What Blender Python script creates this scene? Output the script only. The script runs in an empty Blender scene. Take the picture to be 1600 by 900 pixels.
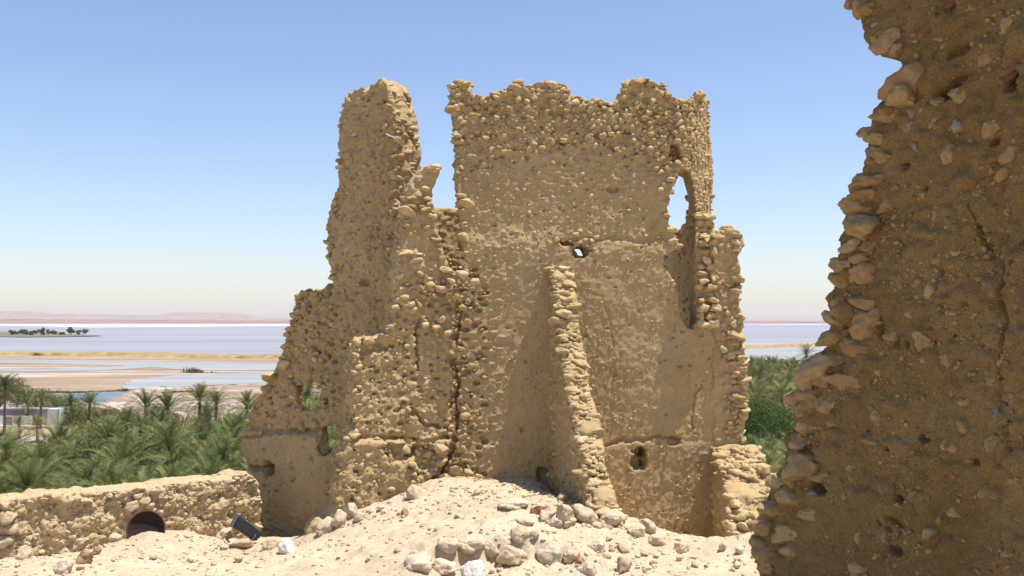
import bpy, bmesh, math, random
import numpy as np
from mathutils import Vector, Matrix, Euler

# ------------------------------------------------------------------ camera, sky, sun, exposure
scene = bpy.context.scene
FPX = 1556.0                                   # focal length in pixels of the 1600 px wide photograph
PITCH = math.atan(50 / FPX)
cam_d = bpy.data.cameras.new('camera')
cam_d.sensor_width = 36.0
cam_d.lens = 36.0 * FPX / 1600.0
cam_d.clip_start = 0.05
cam_d.clip_end = 80000.0
cam = bpy.data.objects.new('camera', cam_d)
scene.collection.objects.link(cam)
cam.location = (0, 0, 0)
cam.rotation_euler = (math.pi / 2 + PITCH, 0, 0)
scene.camera = cam

SUN_EL = math.radians(72.5)
SUN_AZ = math.radians(103.0)                   # clockwise from +Y (the view direction)
S = Vector((math.sin(SUN_AZ) * math.cos(SUN_EL), math.cos(SUN_AZ) * math.cos(SUN_EL), math.sin(SUN_EL)))

world = bpy.data.worlds.new('World')
scene.world = world
world.use_nodes = True
wn = world.node_tree
bgn = wn.nodes['Background']
sky = wn.nodes.new('ShaderNodeTexSky')
sky.sky_type = 'NISHITA'
sky.sun_disc = False
sky.sun_elevation = SUN_EL
sky.sun_rotation = SUN_AZ
sky.altitude = 0
sky.air_density = 1.0
sky.dust_density = 0.7
sky.ozone_density = 2.5
tint = wn.nodes.new('ShaderNodeMix'); tint.data_type = 'RGBA'; tint.blend_type = 'MULTIPLY'
tint.inputs[0].default_value = 1.0
tint.inputs[7].default_value = (1.04, 0.98, 1.03, 1)
wn.links.new(sky.outputs['Color'], tint.inputs[6])
wn.links.new(tint.outputs[2], bgn.inputs['Color'])
bgn.inputs['Strength'].default_value = 0.115

sun_d = bpy.data.lights.new('sun', 'SUN')
sun_d.energy = 4.6
sun_d.angle = math.radians(0.53)
sun_d.color = (1.0, 0.955, 0.88)
sun = bpy.data.objects.new('sun', sun_d)
scene.collection.objects.link(sun)
sun.rotation_euler = S.to_track_quat('Z', 'Y').to_euler()

scene.view_settings.view_transform = 'Standard'
scene.view_settings.look = 'None'
scene.view_settings.exposure = 0.58
scene.view_settings.gamma = 1.0
scene.render.engine = 'CYCLES'
scene.cycles.max_bounces = 6
scene.cycles.diffuse_bounces = 4
scene.cycles.volume_bounces = 2
scene.cycles.transparent_max_bounces = 8
scene.cycles.use_denoising = True

C = scene.collection
rng = np.random.default_rng(11)
random.seed(5)

# ------------------------------------------------------------------ numpy noise
def _hash(ix, iy, iz, seed):
    h = (ix.astype(np.int64) * 374761393 + iy.astype(np.int64) * 668265263 + iz.astype(np.int64) * 1274126177 + seed * 974634777) & 0xFFFFFFFF
    h = ((h ^ (h >> 13)) * 1274126177) & 0xFFFFFFFF
    h = ((h ^ (h >> 16)) * 2246822519) & 0xFFFFFFFF
    return ((h ^ (h >> 15)) & 0xFFFFFF) / float(0xFFFFFF)

def vnoise(p, seed=0):
    """value noise in -1..1; p is (N,3)"""
    f = np.floor(p); i = f.astype(np.int64); t = p - f
    t = t * t * t * (t * (t * 6 - 15) + 10)
    x, y, z = i[:, 0], i[:, 1], i[:, 2]
    r = np.zeros(len(p))
    for a in (0, 1):
        wa = t[:, 0] if a else 1 - t[:, 0]
        for b in (0, 1):
            wb = t[:, 1] if b else 1 - t[:, 1]
            for c in (0, 1):
                wc = t[:, 2] if c else 1 - t[:, 2]
                r += wa * wb * wc * _hash(x + a, y + b, z + c, seed)
    return r * 2 - 1

def fbm(p, seed=0, octv=4, gain=0.5):
    s = np.zeros(len(p)); a = 1.0; q = np.array(p, dtype=float)
    for o in range(octv):
        s += a * vnoise(q, seed + o * 17)
        a *= gain; q = q * 2.03 + 11.3
    return s

def sstep(a, b, x):
    t = np.clip((x - a) / (b - a), 0, 1)
    return t * t * (3 - 2 * t)

# ------------------------------------------------------------------ pixels of the photograph to rays
def ray(px, py):
    dx = (px - 800) / FPX; dz = (450 - py) / FPX
    c, s = math.cos(PITCH), math.sin(PITCH)
    return np.array([dx, c - s * dz, s + c * dz])

def at_depth(px, py, y):
    d = ray(px, py)
    return d * (y / d[1])

def at_height(px, py, z):
    d = ray(px, py)
    return d * (z / d[2])

# ------------------------------------------------------------------ object helpers
def fast_mesh(name, verts, faces, smooth=True):
    """verts (N,3); faces: list of (M,k) int arrays with k = 3 or 4"""
    me = bpy.data.meshes.new(name)
    verts = np.asarray(verts, dtype=np.float32)
    if not (isinstance(faces, (list, tuple)) and len(faces) and isinstance(faces[0], np.ndarray) and faces[0].ndim == 2):
        faces = [np.asarray(faces)]
    faces = [np.asarray(f, dtype=np.int32) for f in faces if len(f)]
    me.vertices.add(len(verts))
    me.vertices.foreach_set('co', verts.ravel())
    nl = sum(f.size for f in faces); nf = sum(len(f) for f in faces)
    me.loops.add(nl)
    me.loops.foreach_set('vertex_index', np.concatenate([f.ravel() for f in faces]))
    starts = []; o = 0
    for f in faces:
        k = f.shape[1]
        starts.append(o + np.arange(len(f), dtype=np.int32) * k); o += f.size
    me.polygons.add(nf)
    me.polygons.foreach_set('loop_start', np.concatenate(starts).astype(np.int32))
    me.update(calc_edges=True)
    me.polygons.foreach_set('use_smooth', np.full(nf, smooth, dtype=bool))
    me.validate()
    return me

def obj(name, me, mat=None, parent=None, loc=None):
    o = bpy.data.objects.new(name, me)
    C.objects.link(o)
    if mat is not None and me is not None and len(me.materials) == 0:
        me.materials.append(mat)
    if loc is not None:
        o.location = loc
    if parent is not None:
        o.parent = parent
        if parent.type == 'EMPTY' and parent.get('_w'):
            o.matrix_parent_inverse = Matrix.Translation(-Vector(parent.location))
    return o

def tag(o, label=None, cat=None, group=None, kind=None):
    if label: o['label'] = label
    if cat: o['category'] = cat
    if group: o['group'] = group
    if kind: o['kind'] = kind
    return o

def thing(name, label, cat, loc=(0, 0, 0), group=None, world_children=False):
    o = bpy.data.objects.new(name, None)
    C.objects.link(o)
    o.location = loc
    o.empty_display_size = 0.2
    if world_children:
        o['_w'] = 1
    return tag(o, label, cat, group)

# ------------------------------------------------------------------ materials
def new_mat(name):
    m = bpy.data.materials.new(name)
    m.use_nodes = True
    nt = m.node_tree
    return m, nt, nt.nodes['Principled BSDF']

def N(nt, t, **kw):
    n = nt.nodes.new(t)
    for k, v in kw.items():
        if k in n.inputs:
            n.inputs[k].default_value = v
        else:
            setattr(n, k, v)
    return n

def noise(nt, vec, scale, detail=4, rough=0.55):
    n = N(nt, 'ShaderNodeTexNoise'); n.inputs['Scale'].default_value = scale
    n.inputs['Detail'].default_value = detail; n.inputs['Roughness'].default_value = rough
    nt.links.new(vec, n.inputs['Vector'])
    return n.outputs['Fac']

def ramp(nt, fac, stops):
    r = N(nt, 'ShaderNodeValToRGB')
    e = r.color_ramp.elements
    while len(e) < len(stops): e.new(0.5)
    for el, (p, c) in zip(e, stops):
        el.position = p; el.color = (c[0], c[1], c[2], 1) if len(c) == 3 else c
    nt.links.new(fac, r.inputs['Fac'])
    return r.outputs['Color']

def mix(nt, fac, a, b, mode='MIX'):
    n = N(nt, 'ShaderNodeMix', data_type='RGBA', blend_type=mode)
    for s, v in ((n.inputs[0], fac), (n.inputs[6], a), (n.inputs[7], b)):
        if isinstance(v, (int, float)): s.default_value = v
        elif isinstance(v, tuple): s.default_value = (v[0], v[1], v[2], 1)
        else: nt.links.new(v, s)
    return n.outputs[2]

def mathn(nt, op, a, b=None, clamp=False):
    n = N(nt, 'ShaderNodeMath', operation=op); n.use_clamp = clamp
    for s, v in ((n.inputs[0], a), (n.inputs[1], b)):
        if v is None: continue
        if isinstance(v, (int, float)): s.default_value = v
        else: nt.links.new(v, s)
    return n.outputs[0]

def bump(nt, bsdf, heights, dist):
    """heights: list of (socket, strength)"""
    prev = None
    for h, st in heights:
        b = N(nt, 'ShaderNodeBump'); b.inputs['Strength'].default_value = st; b.inputs['Distance'].default_value = dist
        nt.links.new(h, b.inputs['Height'])
        if prev is not None: nt.links.new(prev, b.inputs['Normal'])
        prev = b.outputs['Normal']
    nt.links.new(prev, bsdf.inputs['Normal'])

def world_pos(nt):
    return N(nt, 'ShaderNodeNewGeometry').outputs['Position']

def mud_material(name, dark, mid, light, scale=1.0, speck=0.35, bumpd=0.012, grain_shade=0.55):
    m, nt, b = new_mat(name)
    p = world_pos(nt)
    big = noise(nt, p, 1.3 * scale, 5)
    med = noise(nt, p, 9 * scale, 5, 0.6)
    fine = noise(nt, p, 75 * scale, 4, 0.65)
    col = ramp(nt, big, [(0.28, dark), (0.5, mid), (0.75, light)])
    col = mix(nt, mathn(nt, 'MULTIPLY', ramp(nt, med, [(0.35, (0, 0, 0)), (0.7, (1, 1, 1))]), 0.5), col, tuple(x * 1.12 for x in mid))
    stain = ramp(nt, noise(nt, p, 2.4 * scale, 6, 0.6), [(0.5, (0, 0, 0)), (0.68, (1, 1, 1))])
    col = mix(nt, mathn(nt, 'MULTIPLY', stain, 0.4), col, (mid[0] * 0.86, mid[1] * 0.93, mid[2] * 1.15))
    pale = ramp(nt, noise(nt, p, 4.1 * scale, 6, 0.65), [(0.56, (0, 0, 0)), (0.66, (1, 1, 1))])
    col = mix(nt, mathn(nt, 'MULTIPLY', pale, 0.35), col, (light[0] * 1.12, light[1] * 1.15, light[2] * 1.22))
    v = N(nt, 'ShaderNodeTexVoronoi'); v.inputs['Scale'].default_value = 34 * scale
    nt.links.new(p, v.inputs['Vector'])
    sp = ramp(nt, v.outputs['Distance'], [(0.12, (1, 1, 1)), (0.3, (0, 0, 0))])
    gate = ramp(nt, noise(nt, p, 17 * scale, 2), [(0.5, (0, 0, 0)), (0.62, (1, 1, 1))])
    sp = mathn(nt, 'MULTIPLY', sp, gate)
    col = mix(nt, mathn(nt, 'MULTIPLY', sp, speck), col, tuple(min(0.8, x * 1.45 + 0.05) for x in light))
    col = mix(nt, grain_shade, col, ramp(nt, fine, [(0.3, (0.62, 0.6, 0.58)), (0.7, (1.25, 1.25, 1.25))]), 'MULTIPLY')
    nt.links.new(col, b.inputs['Base Color'])
    b.inputs['Roughness'].default_value = 0.95
    b.inputs['Specular IOR Level'].default_value = 0.115
    bump(nt, b, [(med, 0.2), (noise(nt, p, 30 * scale, 4, 0.7), 0.5), (fine, 0.7), (noise(nt, p, 170 * scale, 2), 0.5)], bumpd)
    return m

def stone_material(name, cols, fine_scale=60, bumpd=0.008, var=0.5):
    m, nt, b = new_mat(name)
    p = world_pos(nt)
    g = N(nt, 'ShaderNodeNewGeometry'); oi = N(nt, 'ShaderNodeObjectInfo')
    r = mathn(nt, 'FRACT', mathn(nt, 'ADD', g.outputs['Random Per Island'], oi.outputs['Random']))
    n = len(cols)
    col = ramp(nt, r, [(i / (n - 1) * 0.999, c) for i, c in enumerate(cols)])
    med = noise(nt, p, 14, 4, 0.6)
    fine = noise(nt, p, fine_scale, 4, 0.65)
    col = mix(nt, var, col, ramp(nt, med, [(0.3, (0.62, 0.58, 0.54)), (0.7, (1.25, 1.22, 1.15))]), 'MULTIPLY')
    col = mix(nt, 0.5, col, ramp(nt, fine, [(0.3, (0.68, 0.66, 0.64)), (0.7, (1.22, 1.22, 1.22))]), 'MULTIPLY')
    nt.links.new(col, b.inputs['Base Color'])
    b.inputs['Roughness'].default_value = 0.92
    b.inputs['Specular IOR Level'].default_value = 0.2
    bump(nt, b, [(med, 0.8), (fine, 0.9)], bumpd * 1.6)
    return m

MUD = mud_material('mud_plaster', (0.385, 0.272, 0.132), (0.455, 0.33, 0.168), (0.53, 0.402, 0.222))
MUD_NEAR = mud_material('mud_near', (0.255, 0.16, 0.06), (0.31, 0.203, 0.084), (0.38, 0.262, 0.12), scale=1.6, bumpd=0.022, grain_shade=0.8, speck=0.22)  # stronger fine grain paints the shading between the grit into the colour
STONE = stone_material('wall_stone', [(0.41, 0.29, 0.135), (0.51, 0.385, 0.205), (0.46, 0.335, 0.165), (0.56, 0.435, 0.25), (0.49, 0.365, 0.185), (0.61, 0.50, 0.31)])
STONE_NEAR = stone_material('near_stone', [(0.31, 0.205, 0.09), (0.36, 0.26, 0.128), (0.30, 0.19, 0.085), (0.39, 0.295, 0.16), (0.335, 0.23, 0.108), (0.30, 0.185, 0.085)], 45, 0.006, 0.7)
STONE_RED = stone_material('red_stone', [(0.20, 0.085, 0.05), (0.25, 0.11, 0.06)], 45, 0.006)
STONE_PINK = stone_material('pink_stone', [(0.32, 0.205, 0.11), (0.36, 0.235, 0.13)], 45, 0.006)
STONE_GREY = stone_material('grey_stone', [(0.25, 0.21, 0.165), (0.31, 0.27, 0.215)], 45, 0.006)
STONE_DARK = stone_material('dark_stone', [(0.14, 0.075, 0.045), (0.17, 0.09, 0.055)], 45, 0.006)
STONE_WHITE = stone_material('white_stone', [(0.62, 0.57, 0.50), (0.68, 0.63, 0.57)], 45, 0.006, 0.4)
ROCK = stone_material('ground_rock', [(0.50, 0.395, 0.265), (0.57, 0.47, 0.335), (0.53, 0.43, 0.30), (0.60, 0.51, 0.38), (0.47, 0.36, 0.24)], 50, 0.008)

MUD_LOW = mud_material('mud_pale', (0.45, 0.335, 0.185), (0.53, 0.40, 0.23), (0.60, 0.475, 0.295))
STONE_LOW = stone_material('pale_wall_stone', [(0.44, 0.33, 0.2), (0.53, 0.42, 0.28), (0.48, 0.37, 0.23), (0.58, 0.48, 0.34)])

ROCK_GREY = stone_material('crusted_rock', [(0.47, 0.40, 0.31), (0.52, 0.45, 0.36)], 50, 0.008)
def ground_material():
    m, nt, b = new_mat('dusty_ground')
    p = world_pos(nt)
    big = noise(nt, p, 0.9, 5)
    med = noise(nt, p, 7, 6, 0.65)
    fine = noise(nt, p, 60, 5, 0.7)
    col = ramp(nt, big, [(0.3, (0.47, 0.375, 0.248)), (0.55, (0.535, 0.438, 0.303)), (0.75, (0.58, 0.49, 0.36))])
    col = mix(nt, 0.6, col, ramp(nt, med, [(0.3, (0.78, 0.74, 0.68)), (0.7, (1.13, 1.14, 1.16))]), 'MULTIPLY')
    col = mix(nt, 0.5, col, ramp(nt, fine, [(0.3, (0.72, 0.7, 0.68)), (0.7, (1.2, 1.2, 1.2))]), 'MULTIPLY')
    nt.links.new(col, b.inputs['Base Color'])
    b.inputs['Roughness'].default_value = 0.97
    b.inputs['Specular IOR Level'].default_value = 0.1
    bump(nt, b, [(med, 0.5), (fine, 0.7), (noise(nt, p, 25, 4, 0.7), 0.6)], 0.012)
    return m
GROUND = ground_material()

def plain_material():
    """salty sand of the depression: tan sand with long pale salt streaks, olive scrub tint near the grove"""
    m, nt, b = new_mat('salt_sand')
    p = world_pos(nt)
    mp = N(nt, 'ShaderNodeMapping'); mp.inputs['Scale'].default_value = (0.006, 0.035, 1)
    nt.links.new(p, mp.inputs['Vector'])
    st = noise(nt, mp.outputs['Vector'], 1.6, 6, 0.62)
    col = ramp(nt, st, [(0.30, (0.21, 0.145, 0.095)), (0.46, (0.28, 0.205, 0.142)), (0.56, (0.335, 0.26, 0.19)), (0.61, (0.45, 0.405, 0.365)), (0.68, (0.32, 0.245, 0.178))])
    f = noise(nt, p, 0.35, 5, 0.65)
    col = mix(nt, 0.5, col, ramp(nt, f, [(0.3, (0.72, 0.70, 0.66)), (0.7, (1.2, 1.2, 1.2))]), 'MULTIPLY')
    nt.links.new(col, b.inputs['Base Color'])
    b.inputs['Roughness'].default_value = 0.95
    b.inputs['Specular IOR Level'].default_value = 0.1
    return m
PLAIN = plain_material()

def simple_mat(name, col, rough=0.9, var=0.25, scale=3.0, spec=0.2, metal=0.0, bumpd=0.0):
    m, nt, b = new_mat(name)
    p = world_pos(nt)
    f = noise(nt, p, scale, 5, 0.6)
    c = mix(nt, 1.0, col, ramp(nt, f, [(0.3, (1 - var,) * 3), (0.7, (1 + var,) * 3)]), 'MULTIPLY')
    nt.links.new(c, b.inputs['Base Color'])
    b.inputs['Roughness'].default_value = rough
    b.inputs['Specular IOR Level'].default_value = spec
    b.inputs['Metallic'].default_value = metal
    if bumpd: bump(nt, b, [(f, 0.6)], bumpd)
    return m

def water_material(name, deep, salt, lo, hi, rough=0.25, sx=0.0016, sy=0.02):
    """shallow salt water: blue-grey water with long streaks of white salt crust"""
    m, nt, b = new_mat(name)
    p = world_pos(nt)
    mp = N(nt, 'ShaderNodeMapping'); mp.inputs['Scale'].default_value = (sx, sy, 1)
    nt.links.new(p, mp.inputs['Vector'])
    st = noise(nt, mp.outputs['Vector'], 1.0, 6, 0.6)
    col = ramp(nt, st, [(lo, deep), (hi, salt)])
    nt.links.new(col, b.inputs['Base Color'])
    rr = N(nt, 'ShaderNodeMapRange'); rr.inputs['From Min'].default_value = lo; rr.inputs['From Max'].default_value = hi
    rr.inputs['To Min'].default_value = rough; rr.inputs['To Max'].default_value = 0.75
    nt.links.new(st, rr.inputs['Value']); nt.links.new(rr.outputs[0], b.inputs['Roughness'])
    b.inputs['IOR'].default_value = 1.33
    return m
LAKE = water_material('salt_lake', (0.215, 0.217, 0.245), (0.315, 0.317, 0.34), 0.36, 0.70, 0.65)
SHALLOW = water_material('shallow_water', (0.24, 0.25, 0.252), (0.34, 0.34, 0.335), 0.35, 0.68, 0.6, 0.006, 0.05)
POOL = water_material('pool_water', (0.09, 0.14, 0.15), (0.2, 0.24, 0.24), 0.35, 0.75, 0.2, 0.01, 0.06)
SALT = simple_mat('salt_crust', (0.56, 0.55, 0.56), 0.8, 0.06, 0.004)
CAUSEWAY = simple_mat('causeway_earth', (0.30, 0.22, 0.10), 0.95, 0.3, 0.2)
FARLAND = simple_mat('far_land', (0.24, 0.155, 0.12), 0.95, 0.25, 0.006)
HILL = simple_mat('hill_rock', (0.27, 0.205, 0.17), 0.95, 0.15, 0.006)

# ------------------------------------------------------------------ ground
def P3(px, py, d):
    q = at_depth(px, py, d)
    return tuple(q)

ctrl = [P3(-60, 900, 7.8), P3(150, 900, 7.7), P3(300, 900, 7.6), P3(450, 900, 7.4), P3(600, 900, 7.0), P3(740, 905, 6.75), P3(860, 905, 6.6), P3(1000, 900, 6.8), P3(1170, 895, 7.0), P3(1300, 890, 7.1),
        P3(-60, 880, 9.25), P3(30, 872, 9.5), P3(200, 852, 10.1), P3(330, 846, 10.6), P3(400, 846, 10.9), P3(445, 862, 9.3), P3(250, 870, 8.8), P3(60, 885, 8.6),
        P3(490, 836, 9.35), P3(560, 806, 9.4), P3(650, 764, 9.65), P3(700, 748, 9.8), P3(760, 746, 9.95), P3(835, 746, 10.0),
        P3(560, 850, 8.2), P3(640, 815, 8.6), P3(720, 785, 9.0), P3(800, 768, 9.3), P3(880, 785, 8.9), P3(960, 812, 8.5), P3(960, 805, 9.0),
        P3(760, 826, 7.9), P3(760, 842, 7.55), P3(760, 884, 7.25), P3(840, 832, 7.8), P3(860, 880, 7.15), P3(660, 860, 7.5), P3(900, 836, 7.9),
        P3(1000, 832, 8.2), P3(1060, 862, 7.95), P3(1110, 862, 7.9), P3(1170, 852, 7.8), P3(1020, 880, 9.6), P3(1070, 885, 9.8), P3(1100, 880, 9.7), P3(960, 850, 9.8), P3(1160, 835, 8.6), P3(1230, 835, 8.6),
        P3(450, 845, 11.4), P3(400, 850, 11.9), P3(510, 842, 11.0),
        (0, 0, -1.65), (-4, 2, -1.95), (4, 2, -1.7), (0, -6, -1.7), (0, 4, -1.66), (2, 4.5, -1.72), (-3, 5, -1.95), (-8, 8, -2.4), (-8, 2, -2.2), (6, 8, -2.2), (6, 3, -1.9), (6, 12, -3.2),
        (-3.6, 13.6, -3.2), (0, 12, -2.3), (0, 13.5, -2.8), (3, 12.5, -3.0), (-8, 12.5, -3.6), (-4.5, 11.5, -2.7), (4, -5, -1.9), (-4, -5, -2.0)]
CT = np.array(ctrl)
def _tps(r2):
    return 0.5 * r2 * np.log(r2 + 1e-9)
def _fit():
    n = len(CT)
    d2 = ((CT[:, None, :2] - CT[None, :, :2]) ** 2).sum(-1)
    K = _tps(d2) + np.eye(n) * 0.03
    Pm = np.c_[np.ones(n), CT[:, :2]]
    A = np.zeros((n + 3, n + 3)); A[:n, :n] = K; A[:n, n:] = Pm; A[n:, :n] = Pm.T
    return np.linalg.solve(A, np.r_[CT[:, 2], np.zeros(3)])
TW = _fit()
HEAPS = [(at_depth(245, 850, 9.75), 0.5, 0.17), (at_depth(320, 850, 10.1), 0.4, 0.08)]

def ground_z(x, y, detail=True):
    x = np.atleast_1d(np.asarray(x, float)); y = np.atleast_1d(np.asarray(y, float))
    z = np.zeros(len(x))
    for s in range(0, len(x), 20000):
        xs, ys = x[s:s + 20000], y[s:s + 20000]
        d2 = (xs[:, None] - CT[None, :, 0]) ** 2 + (ys[:, None] - CT[None, :, 1]) ** 2
        z[s:s + 20000] = _tps(d2) @ TW[:len(CT)] + TW[-3] + TW[-2] * xs + TW[-1] * ys
    z = np.clip(z, -4.0, -1.35)
    r = np.hypot(x + 0.5, y - 4.5)
    cone = -2.4 - (r - 8.5) * 0.62
    w = sstep(8.0, 10.5, r)
    z = z * (1 - w) + cone * w
    for c, rad, h in HEAPS:
        q = ((x - c[0]) ** 2 + (y - c[1]) ** 2) / rad ** 2
        z = z + h * np.exp(-q * 1.6)
    if detail:
        p = np.c_[x, y, np.zeros(len(x))]
        z = z + 0.035 * fbm(p * 1.1, 3, 3) + 0.016 * fbm(p * 4.5, 5, 3) + 0.011 * fbm(p * 15, 7, 4, 0.6)
        # rougher, broken crust along the rocky ledge in the middle of the foreground
        dl = np.exp(-(((x + 0.05) / 1.0) ** 2 + ((y - 7.5) / 0.65) ** 2))
        z = z + dl * (0.05 * fbm(p * 5.5, 21, 4) + 0.03 * np.abs(fbm(p * 9, 23, 3)))
        yl = 7.55 + 0.10 * fbm(np.c_[x * 2.2, x * 0, x * 0], 25, 3) - 0.25 * (x - 0.1) ** 2
        win = sstep(-0.75, -0.45, x) * (1 - sstep(0.35, 0.6, x))
        z = z - 0.13 * win * (1 - sstep(yl - 0.05, yl + 0.02, y + 0.05 * fbm(p * 12, 27, 2))) * sstep(yl - 0.75, yl - 0.25, y)
        z = z + 0.30 * sstep(14, 30, r) * fbm(p * 0.35, 9, 4)
    return np.maximum(z, -20.6)

def gz(x, y):
    return float(ground_z(x, y)[0])

def ground_hit(px, py):
    d = ray(px, py)
    ys = np.arange(5.0, 13.0, 0.02)
    pts = d[None, :] * (ys / d[1])[:, None]
    g = ground_z(pts[:, 0], pts[:, 1])
    below = np.nonzero(pts[:, 2] <= g)[0]
    i = below[0] if len(below) else int(np.argmin(pts[:, 2] - g))
    return np.array([pts[i, 0], pts[i, 1], g[i]])

def axis(segs):
    out = []
    for a, b, st in segs:
        n = max(1, int(round((b - a) / st)))
        out.append(np.linspace(a, b, n, endpoint=False))
    out.append([segs[-1][1]])
    return np.concatenate(out)

def build_ground():
    xs = axis([(-45, -12, 1.5), (-12, -5.4, 0.15), (-5.4, 3.2, 0.023), (3.2, 8, 0.1), (8, 45, 1.5)])
    ys = axis([(-40, -4, 1.5), (-4, 5.6, 0.12), (5.6, 10.4, 0.021), (10.4, 13.5, 0.06), (13.5, 22, 0.3), (22, 48, 1.2)])
    X, Y = np.meshgrid(xs, ys)
    z = ground_z(X.ravel(), Y.ravel())
    v = np.c_[X.ravel(), Y.ravel(), z]
    nx, ny = len(xs), len(ys)
    i = (np.arange(ny - 1)[:, None] * nx + np.arange(nx - 1)[None, :]).ravel()
    f = np.c_[i, i + 1, i + 1 + nx, i + nx]
    o = obj('ground', fast_mesh('ground', v, f), GROUND)
    tag(o, 'pale dusty ground with rubble on the hilltop', kind='structure')
build_ground()

# ------------------------------------------------------------------ stones
def rock_mesh_data(seed, sub, cuts=9, rough=0.08, flat=1.0, box=0.35):
    r = np.random.default_rng(seed)
    bm = bmesh.new()
    bmesh.ops.create_icosphere(bm, subdivisions=sub, radius=1.0)
    v = np.array([p.co[:] for p in bm.verts]); f = np.array([[q.index for q in p.verts] for p in bm.faces])
    bm.free()
    # a little squarer than a ball, then cut by random planes like a worn chunk
    v = np.sign(v) * np.abs(v) ** (1 - box * 0.5)
    v /= np.abs(v).max(axis=0)
    for _ in range(cuts):
        n = r.normal(size=3); n /= np.linalg.norm(n)
        d = r.uniform(0.5, 0.85)
        k = v @ n - d
        k[k < 0] = 0
        v = v - np.outer(k, n) * 0.92
    for _ in range(1 if sub < 4 else 2):
        acc = np.zeros_like(v); cnt = np.zeros(len(v))
        for a, b in ((0, 1), (1, 2), (2, 0)):
            np.add.at(acc, f[:, a], v[f[:, b]]); np.add.at(acc, f[:, b], v[f[:, a]])
            np.add.at(cnt, f[:, a], 1); np.add.at(cnt, f[:, b], 1)
        v = 0.45 * v + 0.55 * acc / cnt[:, None]
    nn = v / np.linalg.norm(v, axis=1)[:, None]
    v = v + nn * (rough * fbm(v * 1.9 + seed * 3.1, seed, 3))[:, None]
    if sub >= 3:
        v = v + nn * (0.05 * fbm(v * 5.5 + seed * 1.7, seed + 9, 3))[:, None]
    v = (v - (v.max(0) + v.min(0)) / 2) / ((v.max(0) - v.min(0)) / 2)
    return v, f

TINY = [rock_mesh_data(50 + i, 1, 3, 0.25, box=0.5) for i in range(16)]
SMALL = [rock_mesh_data(100 + i, 2, 9, 0.2, box=0.7) for i in range(20)]
MEDIUM = [rock_mesh_data(200 + i, 3, 12, 0.14, box=0.7) for i in range(12)]
LARGE = [rock_mesh_data(300 + i, 4, 12, 0.13, box=0.3) for i in range(12)]
_cache = {}
def rock_mesh(kind, i, mat):
    key = (kind, i, mat.name)
    if key not in _cache:
        v, f = {'s': SMALL, 'm': MEDIUM, 'l': LARGE}[kind][i]
        me = fast_mesh('stone', v, f)
        me.materials.append(mat)
        _cache[key] = me
    return _cache[key]

class StoneSet:
    """stones of one thing: the largest ones become child objects of their wall, the rest one joined part"""
    def __init__(self, root, mat, kind='s', limit=295):
        self.root, self.mat, self.kind, self.limit, self.items = root, mat, kind, limit, []
    def add(self, parent, pos, size, rot, mat=None, prio=0.0):
        """size: half extents (x,y,z); rot: 3x3 array"""
        self.items.append((size[0] * size[2] * (1 + prio) / max(1.0, pos[1] ** 2) * 100, parent, np.asarray(pos, float), np.asarray(size, float), rot, mat or self.mat))
    def finish(self, minor='small_stones'):
        self.items.sort(key=lambda t: -t[0])
        n = {'s': len(SMALL), 'm': len(MEDIUM), 'l': len(LARGE)}[self.kind]
        for k, (_, parent, pos, size, rot, mat) in enumerate(self.items[:self.limit]):
            o = bpy.data.objects.new('stone', rock_mesh(self.kind, int(rng.integers(n)), mat))
            C.objects.link(o)
            o.parent = parent
            o.matrix_basis = Matrix.Translation(Vector(pos)) @ Matrix(rot.tolist()).to_4x4() @ Matrix.Diagonal((*size, 1.0))
        rest = self.items[self.limit:]
        if rest:
            V, F, off = [], [], 0
            for _, parent, pos, size, rot, mat in rest:
                v, f = SMALL[int(rng.integers(len(SMALL)))] if max(size) > 0.02 else TINY[int(rng.integers(len(TINY)))]
                V.append((v * size) @ rot.T + pos); F.append(f + off); off += len(v)
            o = obj(minor, fast_mesh(minor, np.concatenate(V), np.concatenate(F)), self.mat, self.root)
            o['kind'] = 'stuff'

def rot_frame(U, Nn, tilt=0.0, yaw=0.0):
    """columns: x along U, y along -normal, z up; tilt in the wall plane, yaw about z"""
    Wz = np.array([0, 0, 1.0])
    R = np.c_[U, -np.asarray(Nn), Wz]
    t = np.array(Euler((random.gauss(0, 0.25), tilt, yaw)).to_matrix())
    return R @ t

# ------------------------------------------------------------------ mud walls
def in_poly(poly, u, v):
    poly = np.asarray(poly); x, y = poly[:, 0], poly[:, 1]
    r = np.zeros(len(u), bool); j = len(poly) - 1
    for i in range(len(poly)):
        c = ((y[i] > v) != (y[j] > v)) & (u < (x[j] - x[i]) * (v - y[i]) / (y[j] - y[i] + 1e-12) + x[i])
        r ^= c; j = i
    return r

def seg_dist(poly, u, v):
    """distance from points to an open polyline"""
    d = np.full(len(u), 1e9)
    for (a, b) in zip(poly[:-1], poly[1:]):
        a = np.array(a); b = np.array(b); ab = b - a
        t = np.clip(((u - a[0]) * ab[0] + (v - a[1]) * ab[1]) / (ab @ ab + 1e-12), 0, 1)
        d = np.minimum(d, np.hypot(u - a[0] - t * ab[0], v - a[1] - t * ab[1]))
    return d

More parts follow.
